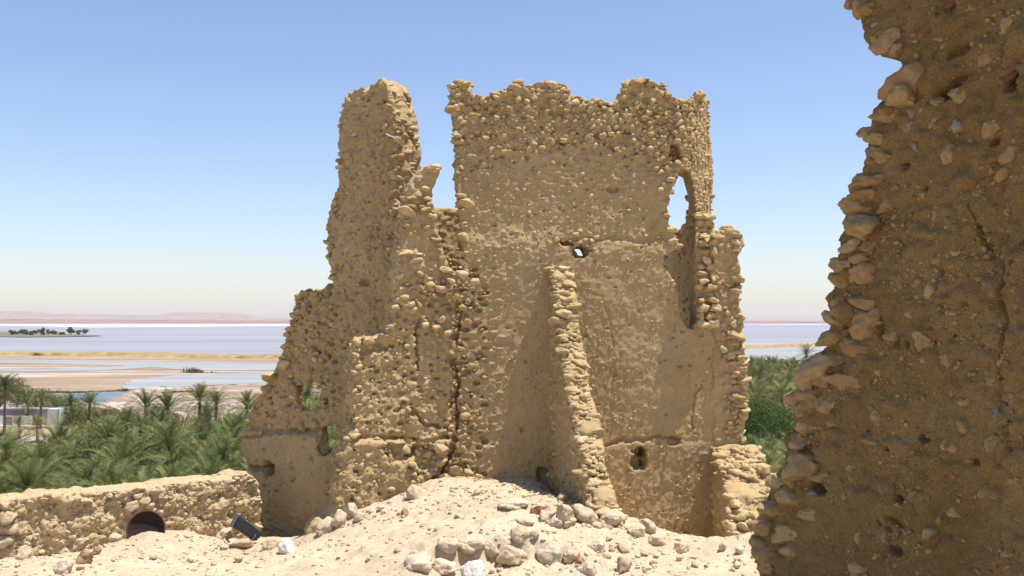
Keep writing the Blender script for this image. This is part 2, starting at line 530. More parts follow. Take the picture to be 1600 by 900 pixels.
class Wall:
    def __init__(self, O, U, facing=-1, thick=0.4, seed=1):
        self.O = np.array([O[0], O[1], 0.0]); U = np.array([U[0], U[1], 0.0]); self.U = U / np.linalg.norm(U)
        n = np.array([self.U[1], -self.U[0], 0.0])
        self.N = n if facing < 0 else -n
        self.thick, self.seed = thick, seed
        self.bend = None; self.thin = None
        self.carves, self.lines, self.stamps, self.extra = [], [], [], None
        self.holes = []
    def pt(self, px, py):
        d = ray(px, py)
        t = (self.N @ self.O) / (self.N @ d)
        q = d * t
        return np.array([(q - self.O) @ self.U, q[2]])
    def pts(self, lst):
        return np.array([self.pt(*p) for p in lst])
    def height(self, u, v):
        u = np.atleast_1d(u).astype(float); v = np.atleast_1d(v).astype(float)
        p = np.c_[u, v, np.full(len(u), self.seed * 7.7)]
        h = self.amp * (0.014 * fbm(p * 1.6, self.seed, 3) + 0.0035 * fbm(p * 7, self.seed + 5, 3) + 0.008 * fbm(p * 24, self.seed + 9, 4, 0.6))
        if self.extra is not None:
            h = h + self.extra(u, v)
        if self.carves:
            wob = 1 + 0.3 * fbm(np.c_[u * 16, v * 16, np.zeros(len(u))], self.seed + 31, 3)
        for (cu, cv, ru, rv, dep) in self.carves:
            q = np.sqrt(((u - cu) / ru) ** 2 + ((v - cv) / rv) ** 2) * wob
            h = h - dep * (1 - sstep(0.75, 1.1, q))
        if self.lines:
            ww = 0.02 * fbm(np.c_[u * 12, v * 12, np.zeros(len(u))], self.seed + 41, 3)
            ww2 = 0.02 * fbm(np.c_[u * 12, v * 12, np.full(len(u), 9.0)], self.seed + 43, 3)
        for (poly, w, dep) in self.lines:
            d = seg_dist(poly, u + ww, v + ww2)
            h = h - dep * (1 - sstep(w * 0.4, w, d))
        return h
    def world(self, u, v, h):
        u = np.atleast_1d(u).astype(float); v = np.atleast_1d(v).astype(float); h = np.broadcast_to(np.atleast_1d(h), u.shape)
        p = self.O[None] + u[:, None] * self.U + np.outer(v, [0, 0, 1.0]) + h[:, None] * self.N
        if self.bend is not None:
            p = p - self.bend(u, v)[:, None] * self.N
        return p
    def build(self, name, parent, outline, res=0.016, amp=1.0, warp=0.035, mat=None, dome=None):
        """outline in (u,v); dome: function(rng) -> list of small bumps (u,v,ru,rv,h)"""
        self.outline = np.asarray(outline); self.amp = amp
        o = self.outline
        u0, v0 = o.min(0) - 0.06; u1, v1 = o.max(0) + 0.06
        nu = int((u1 - u0) / res) + 1; nv = int((v1 - v0) / res) + 1
        self.grid = (u0, v0, res, nu, nv)
        cu = u0 + (np.arange(nu) + 0.5) * res; cv = v0 + (np.arange(nv) + 0.5) * res
        CU, CV = np.meshgrid(cu, cv); CU = CU.ravel(); CV = CV.ravel()
        p = np.c_[CU, CV, np.full(len(CU), self.seed * 3.3)]
        wu = warp * fbm(p * 5, self.seed + 51, 3); wv = warp * fbm(p * 5 + 40, self.seed + 57, 3)
        m = in_poly(o, CU + wu, CV + wv)
        for hole in self.holes:
            m &= ~in_poly(hole, CU + wu * 0.5, CV + wv * 0.5)
        mask = m.reshape(nv, nu)
        self.mask = mask
        # vertices
        vi = np.full((nv + 1, nu + 1), -1)
        need = np.zeros((nv + 1, nu + 1), bool)
        need[:-1, :-1] |= mask; need[1:, :-1] |= mask; need[:-1, 1:] |= mask; need[1:, 1:] |= mask
        vi[need] = np.arange(need.sum())
        gu = u0 + np.arange(nu + 1) * res; gv = v0 + np.arange(nv + 1) * res
        GU, GV = np.meshgrid(gu, gv)
        uu = GU[need].copy(); vv = GV[need].copy()
        # directed boundary edges (front face is counter-clockwise in u,v)
        mp = np.pad(mask, 1)
        r_, c_ = np.nonzero(mask)
        E = []
        below = ~mp[r_, c_ + 1]; E.append(np.c_[vi[r_, c_], vi[r_, c_ + 1]][below])
        above = ~mp[r_ + 2, c_ + 1]; E.append(np.c_[vi[r_ + 1, c_ + 1], vi[r_ + 1, c_]][above])
        left = ~mp[r_ + 1, c_]; E.append(np.c_[vi[r_ + 1, c_], vi[r_, c_]][left])
        right = ~mp[r_ + 1, c_ + 2]; E.append(np.c_[vi[r_, c_ + 1], vi[r_ + 1, c_ + 1]][right])
        E = np.concatenate(E)
        onb = np.zeros(len(uu), bool); onb[E.ravel()] = True
        for _ in range(3):
            su = np.zeros(len(uu)); sv = np.zeros(len(uu)); k = np.zeros(len(uu))
            for a, b in ((0, 1), (1, 0)):
                np.add.at(su, E[:, a], uu[E[:, b]]); np.add.at(sv, E[:, a], vv[E[:, b]]); np.add.at(k, E[:, a], 1)
            uu[onb] = 0.4 * uu[onb] + 0.6 * su[onb] / k[onb]; vv[onb] = 0.4 * vv[onb] + 0.6 * sv[onb] / k[onb]
        h = self.height(uu, vv)
        if dome is not None:
            hh = np.zeros((nv + 1, nu + 1)); hp = np.zeros((nv + 1, nu + 1))
            for (du, dv, ru, rv, dh) in dome:
                a0 = max(0, int((du - ru - u0) / res)); a1 = min(nu + 1, int((du + ru - u0) / res) + 2)
                b0 = max(0, int((dv - rv - v0) / res)); b1 = min(nv + 1, int((dv + rv - v0) / res) + 2)
                if a1 <= a0 or b1 <= b0: continue
                q = 1 - ((gu[None, a0:a1] - du) / ru) ** 2 - ((gv[b0:b1, None] - dv) / rv) ** 2
                if dh < 0:
                    hp[b0:b1, a0:a1] = np.minimum(hp[b0:b1, a0:a1], dh * np.clip(q * 1.8, 0, 1))
                else:
                    hh[b0:b1, a0:a1] = np.maximum(hh[b0:b1, a0:a1], dh * np.sqrt(np.clip(q, 0, 1)))
            h = h + (hh + hp)[need]
        n = len(uu)
        front = self.world(uu, vv, h)
        th = self.thick if self.thin is None else self.thin(uu, vv)
        hb = -th - 0.03 * fbm(np.c_[uu, vv, np.full(n, 5.5)] * 2.0, self.seed + 71, 3)
        back = self.world(uu, vv, hb)
        quad = np.c_[vi[r_, c_], vi[r_, c_ + 1], vi[r_ + 1, c_ + 1], vi[r_ + 1, c_]]
        flip = (np.cross(self.U, [0, 0, 1.0]) @ self.N) < 0
        # broken sides: rings between front and back, roughened
        bidx = np.nonzero(onb)[0]; rank = np.full(n, -1); rank[bidx] = np.arange(len(bidx))
        K = max(3, int(self.thick / 0.05))
        rings = []
        for k in range(1, K):
            t = k / K
            base = front[bidx] * (1 - t) + back[bidx] * t
            q = base * 9
            off_u = 0.030 * fbm(q, self.seed + 81, 3); off_v = 0.030 * fbm(q + 33, self.seed + 83, 3)
            rings.append(base + off_u[:, None] * self.U + np.outer(off_v, [0, 0, 1.0]))
        verts = np.concatenate([front, back] + rings)
        def ring_index(k, ids):
            if k == 0: return ids
            if k == K: return ids + n
            return 2 * n + (k - 1) * len(bidx) + rank[ids]
        faces = [quad if not flip else quad[:, ::-1], (quad + n)[:, ::-1] if not flip else quad + n]
        for k in range(K):
            a, b = ring_index(k, E[:, 0]), ring_index(k, E[:, 1])
            c, d = ring_index(k + 1, E[:, 1]), ring_index(k + 1, E[:, 0])
            q = np.c_[b, a, d, c]
            faces.append(q if not flip else q[:, ::-1])
        self.obj = obj(name, fast_mesh(name, verts, np.concatenate(faces)), mat or MUD, parent)
        return self.obj
    def inside(self, u, v):
        u0, v0, res, nu, nv = self.grid
        a = int((u - u0) / res); b = int((v - v0) / res)
        return 0 <= a < nu and 0 <= b < nv and self.mask[b, a]
    # ---- stones set into the face
    def face_stones(self, ss, region, count, smin, smax, mind=0.8, proud=0.35, flat=(0.55, 0.85), mats=None, tries=14, power=1.8):
        reg = self.pts(region) if region is not None else self.outline
        lo, hi = reg.min(0), reg.max(0)
        placed = getattr(self, 'placed', [])
        self.placed = placed
        n = count * tries
        U = rng.uniform(lo[0], hi[0], n); V = rng.uniform(lo[1], hi[1], n)
        k = in_poly(reg, U, V); U, V = U[k], V[k]
        Hh = self.height(U, V)
        arr = np.zeros((len(placed) + count + 1, 3)); m = len(placed)
        if m: arr[:m] = np.array(placed)
        made = 0
        for u, v, h in zip(U, V, Hh):
            if made >= count: break
            if not self.inside(u, v): continue
            s = smin + (smax - smin) * random.random() ** power
            q = arr[:m]
            if m and ((u - q[:, 0]) ** 2 + ((v - q[:, 1]) * 1.25) ** 2 < (mind * (s + q[:, 2])) ** 2).any(): continue
            arr[m] = (u, v, s); m += 1; placed.append((u, v, s)); made += 1
            fz = random.uniform(*flat)
            depth = s * random.uniform(0.7, 0.95)
            pos = self.world(u, v, h + depth * (2 * random.uniform(proud * 0.5, proud) - 1) * 0.75)[0]
            mt = random.choice(mats) if mats and random.random() < 0.12 else None
            ss.add(self.obj, pos, (s, depth, s * fz), rot_frame(self.U, self.N, random.gauss(0, 0.45), random.gauss(0, 0.3)), mt)
    def grit(self, ss, region, count, smin, smax, bury=0.35):
        reg = self.pts(region); lo, hi = reg.min(0), reg.max(0)
        U = rng.uniform(lo[0], hi[0], count); V = rng.uniform(lo[1], hi[1], count)
        k = in_poly(reg, U, V); U, V = U[k], V[k]
        k = np.array([self.inside(a, b) for a, b in zip(U, V)], bool); U, V = U[k], V[k]
        den = fbm(np.c_[U, V, U * 0] * 3.5, self.seed + 91, 3)
        k = rng.random(len(U)) < np.clip(0.55 + 0.9 * den, 0.08, 1); U, V = U[k], V[k]
        Hh = self.height(U, V)
        W = self.world(U, V, Hh)
        for w in W:
            s = smin + (smax - smin) * random.random() ** 2.5
            ss.add(self.obj, w + self.N * s * random.uniform(-bury, bury), (s * random.uniform(0.8, 1.5), s, s * random.uniform(0.6, 1.0)), rot_frame(self.U, self.N, random.gauss(0, 0.6), random.gauss(0, 0.5)), None, prio=-0.99)
    def dome_field(self, region, count, smin, smax, hmin=0.3, hmax=0.6):
        reg = self.pts(region) if region is not None else self.outline
        lo, hi = reg.min(0), reg.max(0)
        u = rng.uniform(lo[0], hi[0], count); v = rng.uniform(lo[1], hi[1], count)
        k = in_poly(reg, u, v)
        s = rng.uniform(smin, smax, count)
        return [(u[i], v[i], s[i] * rng.uniform(0.9, 1.5), s[i] * rng.uniform(0.6, 0.9), s[i] * rng.uniform(hmin, hmax)) for i in np.nonzero(k)[0]]
    def pits(self, region, count, smin, smax, dep):
        return [(a, b, c, d, -dep * rng.uniform(0.5, 1.3)) for a, b, c, d, _ in self.dome_field(region, count, smin, smax)]
    # ---- stones along a broken edge
    def edge_stones(self, ss, line, smin, smax, layers=None, inset=0.5, flat=(0.45, 0.8), px=True, gap=0.72, stick=0.4, mats=None, skip=0.0, across=1.0):
        L = self.pts(line) if px else np.asarray(line)
        layers = layers if layers is not None else max(2, int(self.thick / 0.14))
        area = 0.0
        o = self.outline
        for i in range(len(o)):
            a, b = o[i - 1], o[i]; area += a[0] * b[1] - b[0] * a[1]
        for li in range(layers):
            carry = 0.0
            for a, b in zip(L[:-1], L[1:]):
                d = b - a; ln = np.hypot(*d)
                if ln < 1e-6: continue
                t = d / ln
                vert = abs(t[1])
                pos = carry
                while pos < ln:
                    s = smin * 0.6 + (smax * 1.1 - smin * 0.6) * random.random() ** 1.7
                    fz = random.uniform(*flat)
                    step = (s * fz * vert + s * (1 - vert)) * 2 * gap
                    c = a + t * (pos + step / 2)
                    # inward side
                    nrm = np.array([-t[1], t[0]])
                    if not self.inside(*(c + nrm * 0.06)): nrm = -nrm
                    sx = s * random.uniform(0.9, 1.35)
                    c = c + nrm * (sx * (inset + 0.15 + random.uniform(-stick, stick) * 0.9))
                    dep = -self.thick * ((li + 0.5 + random.uniform(-0.25, 0.25)) / layers) if layers > 1 else -self.thick * 0.3
                    if li == 0: dep = min(dep, -s * 0.35) if random.random() < 0.6 else -s * 0.15
                    if random.random() >= skip:
                        w = self.world(c[0], c[1], dep)[0]
                        m = random.choice(mats) if mats and random.random() < 0.12 else None
                        ss.add(self.obj, w, (sx, s * across * random.uniform(0.8, 1.3), s * fz), rot_frame(self.U, self.N, random.gauss(0, 0.18), random.gauss(0, 0.5)), m, prio=0.4 if li == 0 else -0.2)
                    pos += step
                carry = max(0.0, pos - ln)

# ------------------------------------------------------------------ the ruined tower
TB = at_depth(800, 760, 10.2)
tower = thing('ruined_tower', 'tall ruined mud and stone tower with a broken top on the hill', 'ruin', (float(TB[0]), float(TB[1]), float(TB[2])), world_children=True)
TS = StoneSet(tower, STONE, 'm', 297)
TMATS = [STONE_PINK, STONE_GREY]

# front wall
A = Wall((0, 10.0), (1, 0), thick=0.38, seed=2)
A_out = A.pts([(650, 800), (650, 742), (660, 716), (670, 690), (675, 655), (675, 628), (675, 600), (675, 560), (680, 520), (690, 480), (700, 446), (722, 425), (724, 400), (718, 360), (716, 325), (717, 290), (712, 262), (712, 235), (708, 215),
               (709, 190), (703, 165), (704, 140), (712, 126), (728, 125), (732, 146), (742, 150), (758, 152), (772, 150), (786, 140), (800, 133), (806, 128), (815, 134), (835, 132), (852, 128), (872, 130), (884, 132), (890, 150), (905, 154), (920, 158), (932, 152), (945, 160),
               (962, 163), (970, 150), (976, 130), (990, 124), (1008, 121), (1020, 128), (1038, 130), (1044, 148), (1054, 155), (1070, 160), (1082, 155), (1094, 140), (1106, 136), (1117, 142), (1122, 168), (1121, 190), (1126, 240), (1130, 300), (1132, 352),
               (1133, 368), (1134, 420), (1135, 520), (1138, 620), (1136, 700), (1130, 780), (1120, 930), (900, 930), (760, 860)])
A.holes = [A.pts([(1063, 264), (1054, 280), (1046, 305), (1043, 325), (1046, 348), (1056, 365), (1062, 384), (1050, 397), (1038, 400), (1035, 412), (1045, 428), (1054, 446), (1059, 470), (1062, 496), (1072, 512), (1085, 512), (1088, 480), (1088, 440), (1088, 400), (1092, 360), (1092, 330), (1086, 296), (1076, 268)]),
           A.pts([(900, 386), (906, 383), (913, 385), (917, 394), (913, 402), (904, 402), (899, 395)])]
zc = A.pt(1000, 352)[1]; zc2 = A.pt(1000, 400)[1]; uc = A.pt(1058, 300)[0]
A.bend = lambda u, v: sstep(zc2, zc, v) * np.clip(u - uc, 0, None) ** 2 * 2.6
def carve(w, px, py, rx, ry, dep):
    c = w.pt(px, py); k = abs(w.pt(px + 10, py)[0] - c[0]) / 10
    w.carves.append((c[0], c[1], rx * k, ry * k, dep))
carve(A, 908, 396, 11, 10, 0.14); carve(A, 884, 381, 10, 5, 0.10); carve(A, 1000, 706, 9, 9, 0.14); carve(A, 994, 722, 8, 12, 0.14); carve(A, 1005, 712, 5, 14, 0.12)
carve(A, 1052, 690, 10, 7, 0.06); carve(A, 1056, 238, 9, 14, 0.14); carve(A, 955, 296, 9, 5, 0.05); carve(A, 1075, 842, 14, 14, 0.05); carve(A, 848, 742, 10, 14, 0.10)
A.lines = [(A.pts([(726, 470), (722, 490), (717, 520), (712, 540)]), 0.015, 0.06), (A.pts([(710, 572), (717, 600), (710, 628), (715, 655), (713, 675)]), 0.017, 0.08), (A.pts([(709, 700), (701, 716), (690, 738)]), 0.017, 0.07), (A.pts([(944, 693), (975, 686), (1005, 688), (1030, 680), (1062, 684)]), 0.020, 0.035), (A.pts([(1094, 600), (1086, 622), (1082, 645), (1078, 672)]), 0.012, 0.022),
           (A.pts([(876, 376), (930, 372), (1000, 376), (1040, 372)]), 0.03, 0.02), (A.pts([(1040, 690), (1034, 730), (1028, 780)]), 0.010, 0.012), (A.pts([(946, 480), (960, 560), (955, 640)]), 0.010, 0.010)]
lv = [A.pt(900, y)[1] for y in (180, 300, 378, 690)]
def A_extra(u, v):
    # the thicker lower storeys step out, the bare top is rougher
    wob = 0.05 * fbm(np.c_[u * 2.5, u * 0, u * 0], 71, 3) + 0.03 * fbm(np.c_[u * 9, v * 9, u * 0], 73, 2)
    s = 0.03 * (1 - sstep(lv[2] - 0.10, lv[2] + 0.16, v + wob * 1.6)) + 0.010 * (1 - sstep(lv[3] - 0.02, lv[3] + 0.02, v + wob * 0.4))
    rough = 0.25 * sstep(lv[2], lv[1], v) + 0.75 * sstep(lv[1], lv[0], v)
    return s + rough * 0.022 * fbm(np.c_[u, v, u * 0] * 14, 77, 3)
A.extra = A_extra
domes = A.dome_field([(705, 130), (1120, 130), (1125, 300), (715, 300)], 1500, 0.014, 0.036, 0.3, 0.6)
domes += A.dome_field([(712, 270), (1060, 270), (1060, 400), (716, 440)], 800, 0.010, 0.026, 0.2, 0.5)
domes += A.dome_field([(716, 380), (1140, 380), (1140, 860), (690, 860)], 700, 0.008, 0.022, 0.2, 0.55)
domes += A.dome_field([(705, 420), (790, 420), (780, 740), (690, 750)], 380, 0.012, 0.034, 0.3, 0.6)
domes += A.pits([(705, 130), (1120, 130), (1125, 260), (715, 270)], 300, 0.012, 0.026, 0.03) + A.pits([(712, 260), (1060, 260), (1060, 400), (715, 420)], 90, 0.010, 0.02, 0.02) + A.pits([(716, 400), (1130, 380), (1130, 850), (690, 850)], 160, 0.01, 0.02, 0.02) + A.pits([(690, 420), (760, 420), (760, 745), (690, 745)], 160, 0.015, 0.035, 0.05)
A.build('front_wall', tower, A_out, 0.0125, 0.55, 0.03, dome=domes)
A.edge_stones(TS, [(722, 430), (718, 360), (716, 325), (712, 262), (708, 215), (709, 190), (703, 165), (704, 140), (712, 126)], 0.045, 0.075, flat=(0.5, 0.8), stick=0.45)
A.edge_stones(TS, [(704, 140), (712, 126), (728, 125), (732, 146), (758, 152), (786, 140), (806, 128), (835, 132), (872, 130), (884, 132), (890, 150), (920, 158), (945, 160), (962, 163), (970, 150), (976, 130), (990, 124), (1008, 121), (1038, 130), (1044, 148), (1072, 160), (1094, 140), (1106, 136), (1117, 142)], 0.03, 0.062, flat=(0.45, 0.8), inset=0.25, stick=0.5)
A.edge_stones(TS, [(1117, 142), (1122, 168), (1121, 190), (1126, 240), (1130, 300), (1132, 352)], 0.02, 0.04, layers=1, inset=0.6)
A.edge_stones(TS, [(1063, 264), (1050, 290), (1043, 325), (1048, 350), (1062, 384)], 0.03, 0.05, flat=(0.5, 0.8))
A.edge_stones(TS, [(1050, 400), (1036, 408), (1054, 446), (1060, 480), (1066, 505), (1085, 514)], 0.03, 0.05, flat=(0.5, 0.8))
A.edge_stones(TS, [(1084, 330), (1088, 380), (1089, 440), (1090, 505)], 0.05, 0.085, flat=(0.4, 0.65), inset=0.9)
A.edge_stones(TS, [(1100, 330), (1106, 380), (1106, 440), (1104, 500)], 0.04, 0.07, layers=1, flat=(0.45, 0.7), inset=0.2)
A.face_stones(TS, [(706, 140), (880, 140), (905, 160), (1100, 160), (1104, 225), (1000, 240), (900, 225), (840, 240), (715, 235)], 430, 0.018, 0.047, 0.88, 0.8, mats=TMATS)
A.face_stones(TS, [(712, 240), (1040, 235), (1040, 300), (900, 330), (720, 340)], 240, 0.010, 0.034, 1.05, 0.55, mats=TMATS, power=2.4)
A.face_stones(TS, [(1060, 160), (1108, 165), (1118, 330), (1085, 330), (1070, 260)], 140, 0.015, 0.034, 0.9, 0.8)
A.face_stones(TS, [(720, 330), (1040, 300), (1050, 376), (900, 376), (760, 420), (722, 420)], 200, 0.008, 0.024, 1.2, 0.5)
A.face_stones(TS, [(716, 400), (800, 400), (780, 560), (770, 740), (700, 740), (716, 560)], 110, 0.010, 0.032, 1.2, 0.5)
A.face_stones(TS, [(800, 400), (1130, 380), (1130, 850), (780, 740)], 110, 0.007, 0.018, 1.6, 0.5)
A.face_stones(TS, [(1020, 240), (1060, 245), (1070, 275), (1030, 300)], 16, 0.03, 0.06, 0.8, 1.0)
A.face_stones(TS, [(840, 375), (905, 360), (960, 375), (900, 380)], 8, 0.03, 0.05, 0.9, 0.8)

A.grit(TS, [(705, 130), (1120, 130), (1130, 850), (690, 850)], 3600, 0.005, 0.016)
# coarse courses on the right side of the slot
yy = 334.0
while yy < 512:
    hh = random.uniform(8, 17)
    xx = 1086 + random.uniform(0, 4)
    while xx < 1112:
        ww = random.uniform(10, 24)
        if random.random() < 0.85:
            q = at_depth(xx + ww / 2, yy + hh / 2, 9.93 + random.uniform(-0.02, 0.03))
            TS.add(A.obj, q, (ww / 2 * 0.0068, 0.06, hh / 2 * 0.0068), rot_frame(A.U, A.N, random.gauss(0, 0.12), random.gauss(0, 0.25)), None, prio=0.5)
        xx += ww * 0.95
    yy += hh * 0.92

# wall running back behind the slot
B = Wall((1.88, 10.32), (0.02, 1), facing=1, thick=0.15, seed=5)
zz = lambda py, d: at_depth(800, py, d)[2]
B_out = [(0, zz(560, 10)), (0, zz(262, 10.2)), (0.12, zz(285, 10.4)), (0.3, zz(320, 10.6)), (0.5, zz(346, 10.8)), (0.8, zz(360, 11.1)), (1.6, zz(366, 11.8)), (2.3, zz(385, 12.4)), (2.4, zz(560, 12.4))]
B.build('return_wall', tower, B_out, 0.02, 1.4, 0.05)
B.edge_stones(TS, B_out[1:7], 0.03, 0.055, px=False)

# lower wing at the right end of the front wall
W2 = Wall((0, 9.965), (1, 0), thick=0.34, seed=8)
W_out = W2.pts([(1108, 760), (1112, 700), (1112, 520), (1113, 400), (1118, 366), (1128, 360), (1134, 352), (1150, 356), (1156, 364), (1157, 384), (1154, 400), (1158, 430), (1158, 450), (1154, 480), (1159, 510), (1158, 535), (1165, 560), (1167, 590), (1166, 622), (1163, 650), (1160, 672), (1163, 690), (1158, 705), (1150, 760)])
W2.lines = [(W2.pts([(1128, 447), (1142, 450), (1156, 444)]), 0.02, 0.05)]
W2.build('wing_wall', tower, W_out, 0.0155, 1.2, 0.03, dome=W2.dome_field([(1110, 360), (1165, 360), (1165, 700), (1110, 700)], 220, 0.015, 0.04, 0.3, 0.6))
W2.edge_stones(TS, [(1118, 366), (1134, 352), (1150, 356), (1157, 384), (1154, 400), (1158, 450)], 0.025, 0.05)
W2.edge_stones(TS, [(1158, 450), (1154, 480), (1159, 510), (1165, 560), (1167, 590), (1166, 622), (1163, 650), (1160, 672)], 0.04, 0.085, flat=(0.4, 0.7), inset=0.4, stick=0.5, gap=0.6)
W2.edge_stones(TS, [(1140, 490), (1140, 540), (1145, 590), (1143, 640), (1146, 680)], 0.04, 0.08, layers=1, flat=(0.4, 0.7), inset=0.0, stick=0.9, gap=0.55)
W2.edge_stones(TS, [(1150, 490), (1150, 540), (1155, 590), (1153, 640), (1155, 680)], 0.03, 0.07, layers=1, flat=(0.4, 0.7), inset=0.0, stick=0.9, gap=0.6)
W2.face_stones(TS, [(1128, 480), (1160, 480), (1165, 690), (1132, 690)], 45, 0.025, 0.05, 0.9, 0.8)
W2.face_stones(TS, [(1115, 360), (1158, 360), (1158, 480), (1115, 480)], 24, 0.012, 0.035, 1.2, 0.7)

# left block in front, with the leaning pier above it
D = Wall((-0.52, 9.90), (1, 0.28), thick=0.42, seed=13)
D_out = D.pts([(470, 870), (492, 822), (515, 806), (524, 780), (528, 740), (530, 712), (545, 690), (552, 660), (548, 620), (551, 585), (553, 560), (556, 536), (575, 526), (600, 520), (612, 505), (617, 470), (618, 440), (620, 410), (624, 375), (632, 345), (636, 315), (642, 295), (652, 278), (662, 266), (674, 258), (684, 264), (680, 280), (674, 296), (672, 315), (682, 330), (684, 370), (694, 402), (704, 424), (716, 432),
               (714, 480), (709, 520), (700, 560), (708, 600), (700, 628), (706, 655), (703, 690), (692, 716), (672, 742), (650, 800), (600, 850)])
D.lines = [(D.pts([(560, 682), (610, 686), (660, 690), (700, 684)]), 0.03, 0.05), (D.pts([(655, 500), (650, 540), (656, 580)]), 0.014, 0.05), (D.pts([(640, 640), (660, 660), (690, 668)]), 0.02, 0.06), (D.pts([(600, 690), (608, 720)]), 0.014, 0.04)]
carve(D, 628, 705, 20, 16, 0.07); carve(D, 660, 712, 22, 22, 0.10); carve(D, 590, 545, 8, 8, 0.05); carve(D, 565, 545, 12, 12, 0.06)
dl1 = D.pt(600, 688)[1]
D.extra = lambda u, v: 0.06 * (1 - sstep(dl1 - 0.03, dl1 + 0.03, v + 0.05 * fbm(np.c_[u * 4, u * 0, u * 0], 89, 3))) + 0.016 * fbm(np.c_[u, v, u * 0] * 11, 87, 3)
dd = D.dome_field([(530, 430), (720, 430), (715, 740), (520, 810)], 900, 0.008, 0.028, 0.2, 0.5)
dd += D.pits([(530, 430), (720, 430), (715, 740), (520, 810)], 200, 0.012, 0.03, 0.04)
D.build('side_wall', tower, D_out, 0.0125, 1.25, 0.035, dome=dd)
D.edge_stones(TS, [(524, 790), (530, 712), (552, 660), (548, 620), (553, 560), (556, 536), (600, 520), (612, 505), (618, 440)], 0.03, 0.065, flat=(0.5, 0.8), stick=0.5)
D.edge_stones(TS, [(618, 440), (624, 375), (636, 315), (652, 278), (674, 258)], 0.035, 0.06)
D.edge_stones(TS, [(674, 258), (684, 264), (674, 296), (672, 315), (684, 370), (700, 420)], 0.035, 0.07, flat=(0.4, 0.65))
D.edge_stones(TS, [(640, 320), (648, 360), (655, 400), (650, 430)], 0.05, 0.09, layers=1, flat=(0.35, 0.5), inset=-0.2, stick=0.5)
D.edge_stones(TS, [(662, 320), (668, 360), (678, 400)], 0.05, 0.085, layers=1, flat=(0.35, 0.5), inset=0.0, stick=0.5)
D.face_stones(TS, [(640, 420), (760, 425), (740, 470), (700, 530), (640, 500), (620, 460)], 46, 0.02, 0.05, 0.9, 0.8, mats=[STONE_WHITE, STONE_GREY])
D.face_stones(TS, [(556, 530), (720, 440), (712, 690), (540, 700)], 150, 0.010, 0.036, 1.2, 0.6, mats=TMATS, power=2.6)
D.face_stones(TS, [(520, 690), (640, 690), (620, 770), (500, 830)], 70, 0.012, 0.042, 1.1, 0.6, power=2.6)
D.face_stones(TS, [(620, 690), (720, 660), (720, 750), (640, 760)], 34, 0.022, 0.065, 0.9, 0.75, mats=TMATS)
D.face_stones(TS, [(540, 525), (560, 535), (565, 670), (545, 690)], 20, 0.03, 0.05, 0.9, 0.8)
D.grit(TS, [(530, 300), (720, 300), (720, 760), (500, 830)], 1500, 0.005, 0.018)
# stones laid over the joint between the two walls
for (px, py, s) in [(722, 428, .06), (742, 440, .05), (705, 440, .055), (690, 452, .06), (672, 445, .05), (716, 462, .05), (732, 468, .045), (690, 500, .05), (684, 512, .06), (700, 520, .045), (690, 722, .06), (712, 735, .065), (732, 738, .055), (676, 738, .07), (700, 744, .05), (748, 744, .04), (722, 700, .045), (724, 480, .05), (728, 500, .04), (720, 545, .04), (728, 650, .05), (722, 680, .05)]:
    w = at_depth(px, py, 9.82)
    TS.add(A.obj, w, (s, s * 0.9, s * random.uniform(0.6, 0.8)), rot_frame(A.U, A.N, random.gauss(0, 0.3), random.gauss(0, 0.4)), STONE_GREY if random.random() < 0.15 else None)

# wall at the back of the gap
G = Wall((-0.8, 11.3), (1, 0.5), thick=0.3, seed=17)
G_out = G.pts([(615, 560), (640, 330), (662, 327), (690, 324), (716, 328), (735, 332), (745, 560)])
G.build('rear_wall', tower, G_out, 0.02, 1.4, 0.02, dome=G.dome_field([(640, 330), (730, 330), (730, 480), (640, 480)], 260, 0.015, 0.035, 0.3, 0.7))
G.face_stones(TS, [(650, 390), (720, 390), (730, 440), (660, 440)], 22, 0.02, 0.04, 1.0, 0.7)

# tall pillar and the wing with a window hole to its left
E0 = at_depth(648, 300, 10.55)
E = Wall((E0[0], 10.55), (-0.86, 0.51), thick=0.4, seed=23)
if E.N[1] > 0: E.N = -E.N
E_out = E.pts([(640, 520), (618, 310), (622, 270), (624, 235), (623, 212), (618, 190), (612, 165), (607, 140), (602, 128), (594, 126), (586, 134), (576, 143), (562, 138), (545, 147), (537, 160), (532, 185), (530, 215), (534, 245), (528, 268), (526, 300), (516, 318), (513, 345), (512, 372), (514, 405), (518, 440),
               (505, 456), (488, 458), (472, 450), (462, 464), (460, 490), (454, 512), (446, 535), (440, 556), (432, 574), (420, 592), (412, 612), (402, 622), (390, 645), (384, 672), (380, 694), (388, 712), (394, 740), (400, 770), (404, 860), (405, 930), (540, 930), (640, 930)])
E.holes = [E.pts([(463, 602), (478, 598), (497, 598), (503, 610), (500, 626), (500, 640), (486, 644), (470, 642), (462, 634)]), E.pts([(504, 668), (516, 660), (526, 664), (528, 688), (520, 708), (508, 712), (502, 700)])]
carve(E, 425, 731, 8, 8, 0.25); carve(E, 406, 730, 9, 4, 0.08); carve(E, 484, 478, 4, 8, 0.08); carve(E, 515, 452, 3, 10, 0.15); carve(E, 569, 440, 7, 5, 0.06)
ew = E.pt(478, 650)
E.thin = lambda u, v: 0.09 + 0.31 * sstep(0.35, 0.75, np.hypot(u - ew[0], v - ew[1]))
E.lines = [(E.pts([(384, 682), (430, 676), (480, 672), (505, 668)]), 0.025, 0.05)]
el = E.pt(440, 676)[1]
Eu = E.pt(520, 600)[0]
E.extra = lambda u, v: 0.07 * (1 - sstep(el - 0.02, el + 0.03, v)) * sstep(Eu - 0.2, Eu + 0.2, u) + 0.018 * fbm(np.c_[u, v, u * 0] * 12, 97, 3) * sstep(el, el + 0.2, v)
